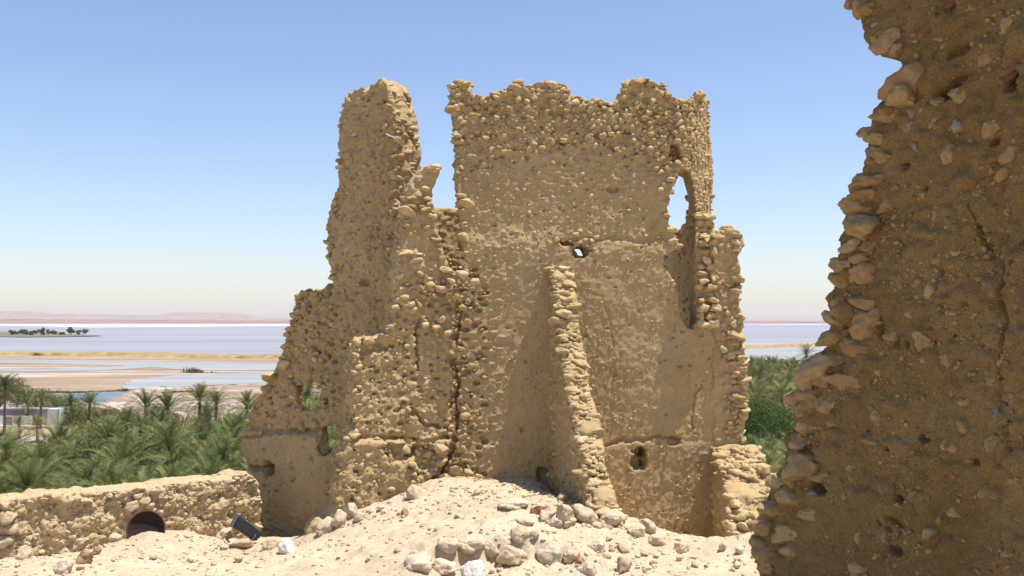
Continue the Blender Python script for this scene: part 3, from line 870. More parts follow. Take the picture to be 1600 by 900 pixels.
ed = E.dome_field([(510, 130), (660, 130), (660, 700), (500, 700)], 1700, 0.012, 0.034, 0.3, 0.65) + E.dome_field([(430, 450), (530, 450), (530, 640), (390, 670)], 420, 0.014, 0.038, 0.3, 0.7) + E.dome_field([(385, 680), (540, 680), (540, 850), (400, 850)], 420, 0.01, 0.03, 0.2, 0.5) + E.pits([(385, 680), (540, 680), (540, 850), (400, 850)], 90, 0.01, 0.025, 0.03)
ed += E.pits([(510, 130), (660, 130), (660, 700), (500, 700)], 380, 0.010, 0.024, 0.035) + E.pits([(430, 450), (530, 450), (530, 640), (390, 670)], 160, 0.015, 0.035, 0.05)
E.build('pillar_wall', tower, E_out, 0.0135, 1.2, 0.035, dome=ed)
E.edge_stones(TS, [(618, 310), (624, 235), (623, 212), (612, 165), (607, 140), (602, 128)], 0.035, 0.07, flat=(0.45, 0.75), stick=0.4, inset=0.3)
E.edge_stones(TS, [(602, 128), (594, 126), (586, 134), (576, 143), (562, 138), (545, 147), (537, 160)], 0.035, 0.06, stick=0.5)
E.edge_stones(TS, [(537, 160), (532, 185), (530, 215), (534, 245), (526, 300), (513, 345), (512, 372), (514, 405), (518, 440)], 0.03, 0.055, stick=0.8, skip=0.15)
E.edge_stones(TS, [(518, 440), (505, 456), (488, 458), (472, 450), (462, 464), (460, 490), (446, 535), (432, 574), (412, 612)], 0.035, 0.065, stick=0.6)
E.edge_stones(TS, [(440, 560), (430, 590), (415, 605), (400, 625)], 0.06, 0.10, layers=2, flat=(0.55, 0.8), stick=0.5)
E.edge_stones(TS, [(402, 622), (384, 672), (380, 694), (394, 740), (400, 770)], 0.04, 0.075, stick=0.4, skip=0.3)
E.edge_stones(TS, [(463, 602), (497, 598), (503, 610), (500, 640), (470, 642), (462, 634), (463, 602)], 0.022, 0.04, layers=1, stick=0.2, inset=0.9)
E.edge_stones(TS, [(504, 668), (526, 664), (528, 688), (520, 708), (502, 700)], 0.022, 0.04, layers=1, stick=0.2, inset=0.9)
E.face_stones(TS, [(520, 150), (645, 130), (650, 300), (630, 420), (615, 560), (600, 700), (520, 700), (515, 440)], 620, 0.011, 0.036, 0.95, 0.5, mats=TMATS)
E.face_stones(TS, [(600, 180), (650, 180), (650, 420), (600, 420)], 46, 0.03, 0.06, 0.9, 0.8, mats=TMATS)
E.face_stones(TS, [(450, 460), (520, 455), (525, 640), (505, 640), (440, 590)], 110, 0.018, 0.045, 0.95, 0.7)
E.face_stones(TS, [(400, 620), (500, 645), (500, 668), (388, 680)], 26, 0.03, 0.07, 0.9, 0.5)

E.grit(TS, [(390, 130), (660, 130), (640, 840), (390, 840)], 2200, 0.005, 0.016)
# buttress: the broken stub of a cross wall that projects towards the viewer
bx0, bd = 0.33, np.array([0.2, -1.0])
H = Wall((bx0 + 0.05, 9.98), bd, facing=1, thick=0.19, seed=29)
if H.N[0] > 0: H.N = -H.N
bl = []
for (px, py) in [(874, 413), (882, 440), (886, 470), (889, 505), (896, 545), (903, 580), (910, 620), (917, 655), (922, 690), (928, 715), (934, 745), (946, 785), (955, 830)]:
    r = (px - 800) / FPX; t = (10 * r - 0.48) / (0.2 + r)
    bl.append((max(0.03, t) * 1.02, at_depth(px, py, 10 - t)[2]))
H_out = [(-0.05, bl[-1][1] - 0.4), (-0.05, bl[0][1] + 0.02)] + bl + [(bl[-1][0] + 0.05, bl[-1][1] - 0.4)]
H.build('buttress', tower, H_out, 0.014, 1.6, 0.06, dome=[(rng.uniform(0, 1.5), rng.uniform(-1.7, 0.5), s, s * 0.75, s * 0.55) for s in rng.uniform(0.015, 0.05, 420)])
H.edge_stones(TS, bl[:9], 0.035, 0.075, layers=2, px=False, flat=(0.45, 0.7), inset=0.3, stick=0.4, gap=0.85, across=1.15)
H.edge_stones(TS, bl[:9], 0.018, 0.04, layers=3, px=False, flat=(0.5, 0.8), inset=0.4, stick=0.6, gap=0.9)
H.edge_stones(TS, bl[8:], 0.05, 0.10, layers=2, px=False, flat=(0.5, 0.8), inset=0.5, stick=0.4, gap=0.8)
H.edge_stones(TS, bl[8:], 0.02, 0.05, layers=3, px=False, flat=(0.5, 0.8), inset=0.15, stick=0.7, gap=0.7)
H.placed = []
def side_stones(w, n, u0, u1, v0, v1, s0, s1, proud=0.7):
    k = 0
    for _ in range(n * 12):
        if k >= n: break
        u, v = random.uniform(u0, u1), random.uniform(v0, v1); s = random.uniform(s0, s1)
        if not w.inside(u, v): continue
        if any((u - a) ** 2 + (v - b) ** 2 < (0.95 * (s + c)) ** 2 for a, b, c in w.placed): continue
        w.placed.append((u, v, s)); k += 1
        TS.add(w.obj, w.world(u, v, float(w.height(u, v)[0]) - s * (1 - proud) * 0.6)[0], (s, s * 0.8, s * random.uniform(0.55, 0.85)), rot_frame(w.U, w.N, random.gauss(0, 0.4), random.gauss(0, 0.3)))
side_stones(H, 130, 0.0, 1.5, -1.75, 0.5, 0.02, 0.055)
B.placed = []
side_stones(B, 90, 0.0, 1.2, -0.4, 1.5, 0.02, 0.045)

# stub wall at the foot of the right corner
J = Wall((2.02, 9.95), (-0.05, -1), facing=1, thick=0.42, seed=37)
if J.N[0] > 0: J.N = -J.N
J_out = [(-0.05, -2.6), (-0.05, zz(700, 9.9)), (0.12, zz(706, 9.8)), (0.3, zz(726, 9.6)), (0.42, zz(730, 9.5)), (0.6, zz(762, 9.3)), (0.75, zz(776, 9.2)), (0.9, zz(812, 9.0)), (1.1, zz(850, 8.9)), (1.15, -2.6)]
J.build('stub_wall', tower, J_out, 0.02, 1.8, 0.05, dome=[(rng.uniform(0, 1.2), rng.uniform(-2.4, -1.2), s, s * 0.75, s * 0.5) for s in rng.uniform(0.02, 0.07, 160)])
J.edge_stones(TS, J_out[1:-1], 0.03, 0.085, layers=6, px=False, flat=(0.45, 0.75), inset=0.3, stick=0.5, mats=[STONE_WHITE, STONE_PINK])
J.edge_stones(TS, J_out[1:-1], 0.02, 0.05, layers=8, px=False, flat=(0.5, 0.85), inset=0.1, stick=0.6, gap=0.75)
J.placed = []
side_stones(J, 30, 0.0, 1.1, -2.3, -1.3, 0.03, 0.07)
TS.finish()

# thin pale stick caught in the face of the pillar
def tube(name, pts, rad, mat, parent=None, sides=6):
    pts = np.array(pts, float); V = []; F = []
    for i, p in enumerate(pts):
        d = pts[min(i + 1, len(pts) - 1)] - pts[max(i - 1, 0)]; d /= np.linalg.norm(d)
        a = np.cross(d, [0, 0, 1.0] if abs(d[2]) < 0.9 else [1.0, 0, 0]); a /= np.linalg.norm(a); b = np.cross(d, a)
        r = rad[i] if hasattr(rad, '__len__') else rad
        for k in range(sides):
            t = 2 * math.pi * k / sides
            V.append(p + r * (math.cos(t) * a + math.sin(t) * b))
    for i in range(len(pts) - 1):
        for k in range(sides):
            F.append([i * sides + k, i * sides + (k + 1) % sides, (i + 1) * sides + (k + 1) % sides, (i + 1) * sides + k])
    return obj(name, fast_mesh(name, V, F), mat, parent)
STICK = simple_mat('bare_wood', (0.62, 0.56, 0.46), 0.8, 0.15, 20)
c0 = E.pt(613, 212); c1 = E.pt(626, 218)
tube('twig', [E.world(*c0, 0.10)[0], E.world(*(0.5 * (c0 + c1)), 0.115)[0], E.world(*c1, 0.03)[0]], [0.008, 0.007, 0.009], STICK, E.obj)

# ------------------------------------------------------------------ low wall on the left
LW = thing('low_wall', 'low rough stone and mud wall running off to the left of the tower', 'wall', tuple(at_depth(200, 850, 10.2)), world_children=True)
LS = StoneSet(LW, STONE_LOW, 'm', 297)
K_ = Wall((-2.77, 11.0), (-0.8, -0.6), thick=0.42, seed=43)
if K_.N[1] > 0: K_.N = -K_.N
K_out = K_.pts([(408, 900), (404, 850), (408, 800), (406, 768), (398, 748), (380, 741), (340, 748), (300, 754), (250, 758), (200, 765), (150, 770), (90, 774), (40, 778), (0, 782), (-60, 788), (-140, 795), (-140, 960), (200, 930)])
kd = K_.dome_field([(-140, 735), (415, 735), (415, 900), (-140, 900)], 3200, 0.014, 0.034, 0.35, 0.8)
K_.extra = lambda u, v: 0.03 * fbm(np.c_[u, v, u * 0] * 10, 107, 3)
kd += K_.pits([(-140, 735), (415, 735), (415, 900), (-140, 900)], 700, 0.010, 0.022, 0.03)
K_.build('wall_core', LW, K_out, 0.0155, 1.3, 0.03, mat=MUD_LOW, dome=kd)
K_.edge_stones(LS, [(404, 850), (408, 800), (406, 768), (398, 748)], 0.03, 0.05, stick=0.4)
K_.edge_stones(LS, [(398, 748), (380, 741), (300, 754), (200, 765), (90, 774), (0, 782), (-60, 788)], 0.03, 0.055, stick=0.3, inset=0.75)
K_.face_stones(LS, [(-20, 785), (200, 768), (240, 800), (150, 850), (-20, 875)], 110, 0.015, 0.045, 0.9, 0.6, flat=(0.55, 0.9), power=3)
K_.face_stones(LS, [(250, 765), (400, 745), (405, 830), (380, 830), (260, 800)], 260, 0.012, 0.028, 0.9, 0.8, flat=(0.6, 0.95))
K_.face_stones(LS, [(-20, 780), (400, 745), (400, 840), (-20, 880)], 330, 0.012, 0.03, 0.85, 0.8)
for (px, py, s) in [(206, 790, .085), (188, 772, .05), (224, 782, .06), (232, 790, .055), (215, 776, .05), (10, 808, .10), (14, 826, .08), (6, 846, .08), (40, 862, .09), (240, 768, .06), (5, 790, .05)]:
    u, v = K_.pt(px, py)
    LS.add(K_.obj, K_.world(u, v, 0.03)[0], (s, s * 0.7, s * 0.72), rot_frame(K_.U, K_.N, random.gauss(0, 0.25), 0), prio=1)
K_.grit(LS, [(-20, 745), (405, 745), (405, 860), (-20, 880)], 2600, 0.006, 0.02)
LS.finish()

# ------------------------------------------------------------------ near wall on the right, in shade
NW = thing('near_wall', 'broken end of a tall shaded rubble wall close by on the right', 'wall', tuple(at_depth(1400, 1050, 4.2)), world_children=True)
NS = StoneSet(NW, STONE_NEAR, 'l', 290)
R_ = Wall((1.32, 4.55), (0.40, -0.92), thick=0.55, seed=53)
if R_.N[1] > 0: R_.N = -R_.N
prof = [(1322, -30), (1320, 4), (1345, 28), (1356, 62), (1378, 88), (1402, 92), (1408, 106), (1392, 125), (1390, 150), (1372, 168), (1368, 192), (1352, 214), (1355, 235), (1348, 262), (1338, 282), (1334, 305), (1326, 325), (1324, 350), (1316, 368), (1316, 392), (1304, 414), (1306, 440), (1300, 462), (1298, 488), (1302, 502), (1292, 532), (1272, 556), (1256, 572), (1262, 595), (1250, 615), (1246, 640), (1240, 665), (1232, 690), (1226, 715), (1214, 752), (1196, 785), (1186, 815), (1180, 850), (1184, 880), (1188, 910), (1180, 1000), (1175, 1080)]
R_out = R_.pts([(1330, -160)] + prof)
R_out = np.concatenate([R_out, [(1.75, -2.2), (1.75, 2.1), (1.2, 2.0), (0.6, 2.05)]])
def ncarve(px, py, rx, ry, dep): carve(R_, px, py, rx, ry, dep)
ncarve(1470, 148, 14, 10, 0.07); ncarve(1500, 124, 16, 6, 0.05); ncarve(1500, 78, 18, 8, 0.04); ncarve(1588, 128, 9, 12, 0.06); ncarve(1562, 222, 10, 6, 0.04); ncarve(1444, 296, 4, 5, 0.05); ncarve(1386, 700, 5, 4, 0.04); ncarve(1402, 780, 7, 5, 0.05); ncarve(1445, 685, 12, 6, 0.05); ncarve(1420, 538, 4, 5, 0.05); ncarve(1376, 518, 5, 8, 0.06); ncarve(1278, 762, 14, 7, 0.06); ncarve(1400, 860, 14, 5, 0.05); ncarve(1528, 722, 9, 4, 0.03); ncarve(1270, 706, 4, 8, 0.05)
R_.lines = [(R_.pts([(1574, 420), (1570, 450), (1572, 520), (1575, 580), (1578, 645)]), 0.009, 0.035), (R_.pts([(1582, 670), (1586, 710)]), 0.008, 0.02), (R_.pts([(1470, 420), (1468, 450)]), 0.010, 0.03), (R_.pts([(1520, 318), (1535, 360), (1552, 390)]), 0.008, 0.03), (R_.pts([(1385, 805), (1410, 830)]), 0.010, 0.03), (R_.pts([(1370, 810), (1392, 828)]), 0.008, 0.03)]
ucr = R_.pt(1572, 550)[0]
R_.extra = lambda u, v: 0.014 * sstep(ucr - 0.006, ucr + 0.006, u + 0.03 * fbm(np.c_[u * 3, v * 3, u * 0], 121, 4)) + 0.010 * fbm(np.c_[u, v, u * 0] * 16, 117, 4) + 0.018 * np.abs(fbm(np.c_[u, v, u * 0] * 4, 119, 3))
nd = R_.dome_field([(1250, -20), (1700, -20), (1700, 920), (1180, 920)], 2600, 0.006, 0.022, 0.25, 0.8) + R_.dome_field([(1250, -20), (1700, -20), (1700, 920), (1180, 920)], 380, 0.022, 0.06, 0.15, 0.5)
nd += R_.pits([(1250, -20), (1700, -20), (1700, 920), (1180, 920)], 70, 0.005, 0.013, 0.025)
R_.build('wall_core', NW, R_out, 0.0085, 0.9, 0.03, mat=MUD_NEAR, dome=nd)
big = [(1340, 12, 52, 26, 0), (1378, 62, 54, 42, 2), (1413, 132, 68, 54, 2), (1382, 178, 48, 38, 0), (1350, 206, 36, 18, 0), (1370, 216, 38, 26, 0), (1368, 243, 52, 30, 0), (1352, 288, 56, 36, 0), (1337, 325, 46, 34, 0), (1345, 358, 70, 30, 0), (1325, 385, 36, 26, 0), (1356, 383, 26, 24, 0), (1346, 405, 42, 18, 0), (1312, 412, 52, 22, 0), (1344, 433, 52, 34, 2), (1312, 438, 30, 26, 0),
       (1347, 470, 66, 26, 0), (1300, 497, 40, 20, 0), (1353, 507, 46, 48, 0), (1333, 543, 46, 30, 0), (1310, 470, 36, 24, 0), (1296, 528, 34, 26, 0), (1300, 560, 40, 22, 0), (1389, 525, 28, 22, 0), (1275, 580, 58, 46, 0), (1318, 598, 70, 36, 0), (1243, 624, 44, 28, 2), (1262, 642, 36, 26, 0), (1290, 630, 32, 32, 0), (1262, 600, 34, 30, 0), (1305, 662, 36, 26, 0), (1247, 690, 34, 26, 0), (1246, 712, 28, 26, 3), (1236, 735, 34, 46, 0), (1281, 743, 36, 28, 0), (1262, 670, 34, 28, 0), (1292, 715, 40, 22, 0), (1230, 772, 66, 42, 0), (1212, 797, 64, 26, 0), (1272, 772, 24, 16, 3), (1193, 820, 34, 28, 0), (1192, 852, 42, 32, 0), (1205, 885, 46, 28, 0), (1230, 830, 40, 30, 0), (1218, 752, 34, 24, 0),
       (1500, 83, 40, 24, 1), (1500, 150, 58, 26, 0), (1423, 172, 22, 28, 3), (1418, 197, 18, 20, 2), (1490, 195, 36, 32, 3), (1413, 263, 40, 26, 4), (1424, 230, 30, 14, 3), (1458, 190, 26, 26, 2), (1578, 242, 46, 36, 0), (1565, 272, 52, 24, 0), (1580, 38, 26, 28, 0), (1576, 128, 36, 20, 4), (1594, 105, 20, 24, 1), (1480, 8, 40, 24, 1), (1545, 88, 40, 34, 2), (1560, 202, 34, 30, 0), (1425, 360, 18, 18, 0), (1472, 370, 14, 12, 0), (1380, 320, 32, 24, 2), (1394, 295, 20, 14, 2),
       (1476, 565, 28, 36, 0), (1447, 560, 24, 24, 0), (1369, 652, 20, 32, 0), (1440, 582, 20, 14, 0), (1483, 697, 30, 26, 0), (1490, 797, 28, 22, 0), (1322, 775, 18, 22, 0), (1338, 838, 22, 26, 0), (1375, 580, 18, 18, 0), (1400, 530, 22, 20, 0), (1440, 530, 26, 40, 0), (1515, 670, 34, 28, 0), (1360, 690, 24, 16, 0), (1425, 775, 20, 14, 0), (1480, 770, 16, 20, 0), (1455, 455, 26, 30, 0), (1550, 590, 36, 24, 2), (1420, 490, 30, 22, 0), (1560, 690, 30, 26, 0), (1305, 880, 30, 18, 2), (1340, 890, 28, 30, 0), (1265, 800, 40, 26, 0), (1244, 860, 34, 26, 0)]
NM = [None, STONE_RED, STONE_PINK, STONE_GREY, STONE_DARK]
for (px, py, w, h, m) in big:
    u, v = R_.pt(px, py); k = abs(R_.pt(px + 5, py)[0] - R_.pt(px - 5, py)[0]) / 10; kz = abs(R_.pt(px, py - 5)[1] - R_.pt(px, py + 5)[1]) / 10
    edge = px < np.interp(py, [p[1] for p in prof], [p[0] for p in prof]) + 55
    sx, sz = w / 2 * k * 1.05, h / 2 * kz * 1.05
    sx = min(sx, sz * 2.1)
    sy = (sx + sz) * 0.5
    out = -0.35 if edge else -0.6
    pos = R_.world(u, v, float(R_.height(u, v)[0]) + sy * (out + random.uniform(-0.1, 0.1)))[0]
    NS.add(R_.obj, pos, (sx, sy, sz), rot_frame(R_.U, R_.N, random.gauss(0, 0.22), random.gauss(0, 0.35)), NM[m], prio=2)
# more stones deeper in the broken end
R_.edge_stones(NS, prof[1:-2], 0.045, 0.085, layers=3, flat=(0.5, 0.85), inset=0.9, stick=0.45)
R_.placed = [(R_.pt(p[0], p[1])[0], R_.pt(p[0], p[1])[1], 0.05) for p in big]
def near_small(n, s0, s1):
    k = 0
    for _ in range(n * 10):
        if k >= n: break
        px, py = random.uniform(1230, 1600), random.uniform(0, 900)
        u, v = R_.pt(px, py); s = s0 + (s1 - s0) * random.random() ** 2
        if not R_.inside(u, v): continue
        if any((u - a) ** 2 + (v - b) ** 2 < (s + c * 0.8) ** 2 for a, b, c in R_.placed): continue
        R_.placed.append((u, v, s)); k += 1
        NS.add(R_.obj, R_.world(u, v, float(R_.height(u, v)[0]) - s * random.uniform(0.55, 0.85))[0], (s, s, s * random.uniform(0.6, 0.95)), rot_frame(R_.U, R_.N, random.gauss(0, 0.4), random.gauss(0, 0.3)), random.choice([None] * 16 + [STONE_PINK, STONE_GREY, STONE_RED]))
near_small(120, 0.016, 0.05)
near_small(300, 0.005, 0.014)
R_.grit(NS, [(1200, 0), (1600, 0), (1600, 900), (1180, 900)], 9000, 0.0025, 0.012)
NS.finish()

# ------------------------------------------------------------------ loose rocks on the ground
ROT = lambda tz: np.array(Euler((random.gauss(0, 0.12), random.gauss(0, 0.12), tz)).to_matrix())
def rock(px, py, w, h, label, mat=ROCK, group=None, kind='l', flat=None, sink=0.25, cat='rock', name='rock'):
    """px,py: middle of the rock in the photograph, w,h: its size there"""
    g = ground_hit(px, min(898, py + h * 0.42)) if py + h * 0.42 < 899 else np.array([*at_depth(px, py + h * 0.42, 6.75)[:2], 0])
    if py + h * 0.42 >= 899: g[2] = gz(g[0], g[1])
    k = g[1] / FPX
    sink = min(0.68, sink + 0.3)
    if w > 28: w, h = w * 0.88, h * 0.8
    sx, sz = w / 2 * k, h / 2 * k
    sz = sz / (1 - sink * 0.5)
    sy = (sx * 0.55 + sz * 0.6) if flat is None else flat
    n = {'s': len(SMALL), 'm': len(MEDIUM), 'l': len(LARGE)}[kind]
    o = bpy.data.objects.new(name, rock_mesh(kind, int(rng.integers(n)), mat))
    C.objects.link(o)
    o.matrix_basis = Matrix.Translation((float(g[0]), float(g[1]) + sy * 0.3, float(g[2]) + sz * (1 - sink))) @ Matrix(ROT(random.gauss(0, 0.25)).tolist()).to_4x4() @ Matrix.Diagonal((sx, sy, sz, 1.0))
    return tag(o, label, cat, group)

rock(737, 884, 42, 38, 'bright white rock at the bottom of the picture, below the rocky ledge', STONE_WHITE, sink=0.15)
rock(802, 787, 56, 20, 'long flat layered slab lying on the mound left of the buttress foot', ROCK, sink=0.1)
rock(842, 797, 30, 16, 'small reddish brown stone beside the long flat slab', STONE_RED)
rock(820, 814, 40, 9, 'thin pale flat stone lying in front of the long flat slab', ROCK)
rock(855, 805, 26, 18, 'pale rounded stone just right of the reddish stone', ROCK)
rock(868, 819, 28, 11, 'low flat grey stone in front of the buttress rubble', ROCK_GREY)
rock(882, 801, 30, 36, 'upright wedge shaped stone at the foot of the buttress', ROCK, sink=0.15)
rock(912, 802, 52, 36, 'large crumbly lump of rubble at the buttress foot', ROCK, sink=0.3)
rock(955, 808, 44, 28, 'tan lump of rubble at the right end of the buttress foot', ROCK, sink=0.3)
rock(936, 795, 30, 24, 'squat tan stone wedged under the front of the buttress', ROCK, sink=0.3)
rock(877, 778, 15, 11, 'small stone at the tip of the shadow beside the buttress', ROCK)
rock(823, 728, 28, 18, 'dark pinkish stone in the shadow at the foot of the front wall', STONE_PINK)
rock(735, 848, 56, 26, 'broad brown rock forming the left lip of the rocky ledge', ROCK, sink=0.35)
rock(765, 862, 34, 32, 'pale jutting rock in the middle of the rocky ledge', ROCK, sink=0.25)
rock(802, 866, 60, 30, 'wide tan rock forming the right part of the rocky ledge', ROCK, sink=0.3)
rock(812, 841, 26, 20, 'brown angular stone on top of the rocky ledge', ROCK)
rock(700, 852, 40, 20, 'low brown rock at the left end of the rocky ledge', ROCK, sink=0.35)
rock(650, 879, 64, 26, 'flat weathered rock at the bottom edge left of the white rock', ROCK, sink=0.4)
rock(695, 884, 50, 26, 'broken flat rock between the weathered rock and the white rock', ROCK, sink=0.4)
rock(857, 862, 46, 32, 'greyish crusted rock at the right end of the rocky ledge', ROCK_GREY, sink=0.35)
rock(832, 846, 20, 16, 'small grey stone perched on the crusted rock of the ledge', STONE_GREY)
rock(932, 852, 28, 18, 'brownish stone alone on the dusty slope right of the ledge', ROCK)
rock(893, 868, 34, 24, 'tan stone half sunk just right of the crusted ledge rock', ROCK)
rock(906, 878, 16, 12, 'small round brown stone below the half sunk tan stone', STONE_PINK)
rock(920, 890, 30, 20, 'tan stone at the bottom edge right of the small round brown stone', ROCK)
rock(975, 885, 24, 24, 'pale jagged stone at the bottom edge below the hollow', ROCK)
rock(1012, 824, 28, 22, 'squarish pale stone on the rim of the hollow', ROCK, sink=0.15)
rock(994, 829, 32, 20, 'low tan stone just left of the squarish stone on the hollow rim', ROCK)
rock(1065, 857, 24, 15, 'stone at the lowest point of the hollow rim', ROCK, sink=0.15)
rock(1130, 856, 14, 12, 'small pointed stone at the foot of the stub wall', ROCK)
rock(1025, 845, 44, 18, 'broad flat rock breaking the surface below the hollow rim', ROCK, sink=0.4)
rock(636, 752, 26, 22, 'square block of stone at the foot of the side wall', ROCK, sink=0.1)
rock(647, 770, 26, 20, 'pale stone just below the square block by the side wall', ROCK)
rock(613, 757, 26, 20, 'tan stone on the left of the square block by the side wall', ROCK)
rock(632, 801, 12, 12, 'small pointed brown stone alone on the side of the mound', STONE_PINK)
rock(548, 800, 22, 22, 'tan stone leaning on the left corner of the side wall', ROCK)
rock(528, 812, 24, 28, 'upright tan stone at the left foot of the side wall', ROCK)
rock(508, 822, 38, 26, 'large pale stone at the dark corner left of the side wall', ROCK)
rock(562, 808, 22, 12, 'flat tan stone in front of the side wall corner', ROCK)
rock(350, 836, 24, 20, 'pale round stone at the left of the black lamp', ROCK)
rock(376, 849, 40, 15, 'yellowish stone under the black lamp', ROCK, sink=0.1)
rock(421, 850, 32, 19, 'pale wedge shaped stone to the right of the black lamp', ROCK, sink=0.15)
rock(446, 856, 25, 22, 'small bright white stone beside the wedge shaped stone', STONE_WHITE)
rock(98, 884, 40, 24, 'pale tan rock at the foot of the low wall near the left edge', ROCK)
rock(132, 872, 24, 18, 'pinkish stone at the foot of the low wall', STONE_PINK)
rock(150, 862, 14, 12, 'little pink stone touching the foot of the low wall', STONE_PINK)
rock(116, 894, 18, 12, 'brown stone at the bottom edge near the left corner', STONE_PINK)
rock(36, 866, 30, 18, 'rounded tan stone against the left end of the low wall', ROCK)
rock(180, 838, 20, 12, 'tan stone left of the round dark dish', ROCK)

# scattered rubble and gravel
def scatter(n, region, smin, smax, mats):
    reg = np.array(region)
    k = 0
    for _ in range(n * 20):
        if k >= n: break
        px, py = random.uniform(reg[:, 0].min(), reg[:, 0].max()), random.uniform(reg[:, 1].min(), reg[:, 1].max())
        if not in_poly(reg, np.array([px]), np.array([py]))[0]: continue
        s = smin + (smax - smin) * random.random() ** 2.2
        k += 1
        yield px, py, s, random.choice(mats)
RM = [ROCK] * 30 + [ROCK_GREY] * 3 + [STONE_PINK]
for px, py, s, m in scatter(18, [(640, 780), (960, 800), (1000, 840), (960, 895), (640, 895), (600, 860)], 6, 18, RM):
    rock(px, py, s, s * random.uniform(0.5, 0.8), 'small loose stone of the rubble around the rocky ledge', m, 'rubble around the rocky ledge', 'm', name='rubble_stone')
for px, py, s, m in scatter(30, [(960, 835), (1170, 860), (1170, 895), (900, 895)], 7, 18, RM):
    rock(px, py, s, s * random.uniform(0.5, 0.8), 'small loose stone on the pale slope below the hollow', m, 'stones on the slope below the hollow', 'm', name='rubble_stone')
for px, py, s, m in scatter(16, [(840, 785), (975, 795), (985, 830), (850, 825)], 9, 22, RM):
    rock(px, py, s, s * random.uniform(0.55, 0.85), 'broken chunk fallen at the foot of the buttress', m, 'fallen chunks at the buttress foot', 'm', name='rubble_stone')
for px, py, s, m in scatter(30, [(480, 840), (660, 770), (820, 760), (700, 830), (560, 890), (300, 890), (300, 870)], 4, 11, RM):
    rock(px, py, s, s * random.uniform(0.5, 0.8), 'tiny loose stone on the dusty mound before the side wall', m, 'tiny stones on the dusty mound', 'm', name='rubble_stone')
for px, py, s, m in scatter(22, [(0, 880), (150, 862), (340, 852), (440, 862), (300, 895), (0, 897)], 5, 13, RM):
    rock(px, py, s, s * random.uniform(0.5, 0.8), 'tiny loose stone on the dust before the low wall', m, 'tiny stones before the low wall', 'm', name='rubble_stone')

def gravel():
    n = 12000
    x = rng.uniform(-5.2, 2.7, n); y = rng.uniform(6.0, 10.2, n)
    keep = rng.random(n) < 0.25 + 0.75 * np.clip(0.5 + fbm(np.c_[x, y, x * 0] * 1.1, 61, 3), 0, 1)
    x, y = x[keep], y[keep]
    z = ground_z(x, y)
    V, F, off = [], [], 0
    for i in range(len(x)):
        s = 0.004 + 0.018 * rng.random() ** 3
        v, f = TINY[int(rng.integers(len(TINY)))] if s < 0.014 else SMALL[int(rng.integers(len(SMALL)))]
        V.append((v * (s * rng.uniform(0.8, 1.4), s, s * 0.7)) @ ROT(rng.uniform(0, 6)).T + (x[i], y[i], z[i] + s * 0.2)); F.append(f + off); off += len(v)
    o = obj('gravel', fast_mesh('gravel', np.concatenate(V), np.concatenate(F)), ROCK)
    tag(o, 'fine gravel and crumbs strewn over the dusty ground', 'gravel', kind='stuff')
gravel()

# ------------------------------------------------------------------ round dish and black lamp by the low wall
RUST = simple_mat('rust_dark', (0.022, 0.010, 0.008), 0.75, 0.35, 14, 0.3)
RIM = simple_mat('rust_red', (0.085, 0.02, 0.014), 0.6, 0.35, 20, 0.4)
RIM2 = simple_mat('pale_metal', (0.42, 0.42, 0.38), 0.5, 0.25, 30, 0.5)
BLACK = simple_mat('black_metal', (0.022, 0.022, 0.024), 0.5, 0.3, 18, 0.5)
GREYM = simple_mat('grey_metal', (0.10, 0.105, 0.11), 0.45, 0.3, 18, 0.5)

def lathe(profile, seg=40):
    V, F = [], []
    for r, z in profile:
        for k in range(seg):
            t = 2 * math.pi * k / seg
            V.append((r * math.cos(t), r * math.sin(t), z))
    for i in range(len(profile) - 1):
        for k in range(seg):
            F.append((i * seg + k, i * seg + (k + 1) % seg, (i + 1) * seg + (k + 1) % seg, (i + 1) * seg + k))
    return V, F

g = at_depth(228, 827, 9.62)
dish = thing('metal_dish', 'round dark rusty metal dish standing half buried in the sand heap by the low wall', 'dish', tuple(g))
nrm = Vector((0.20, -0.93, 0.32)).normalized()
dish.scale = (0.92,) * 3
dish.rotation_euler = nrm.to_track_quat('Z', 'Y').to_euler()
v, f = lathe([(0.001, -0.055), (0.08, -0.052), (0.15, -0.035), (0.182, 0.0), (0.186, 0.0), (0.186, -0.012), (0.155, -0.048), (0.08, -0.066), (0.001, -0.068)])
obj('bowl', fast_mesh('bowl', v, f), RUST, dish)
v, f = lathe([(0.180, 0.004), (0.188, 0.010), (0.196, 0.004), (0.196, -0.014), (0.186, -0.016), (0.181, -0.006), (0.180, 0.004)])
obj('rim', fast_mesh('rim', v, f), RIM, dish)
v, f = lathe([(0.006, -0.004), (0.012, -0.004), (0.012, 0.004), (0.006, 0.004), (0.006, -0.004)], 14)
ring = obj('ring', fast_mesh('ring', v, f), RIM2, dish); ring.location = (-0.205, -0.02, 0.0); ring.rotation_euler = (0.4, 1.2, 0)

def box_mesh(name, pts8, mat, parent, bev=0.006):
    bm = bmesh.new()
    vs = [bm.verts.new(p) for p in pts8]
    for q in ((3, 2, 1, 0), (4, 5, 6, 7), (0, 1, 5, 4), (1, 2, 6, 5), (2, 3, 7, 6), (3, 0, 4, 7)):
        bm.faces.new([vs[i] for i in q])
    bmesh.ops.recalc_face_normals(bm, faces=bm.faces)
    bmesh.ops.bevel(bm, geom=list(bm.edges), offset=bev, segments=2, affect='EDGES')
    me = bpy.data.meshes.new(name); bm.to_mesh(me); bm.free()
    return obj(name, me, mat, parent)

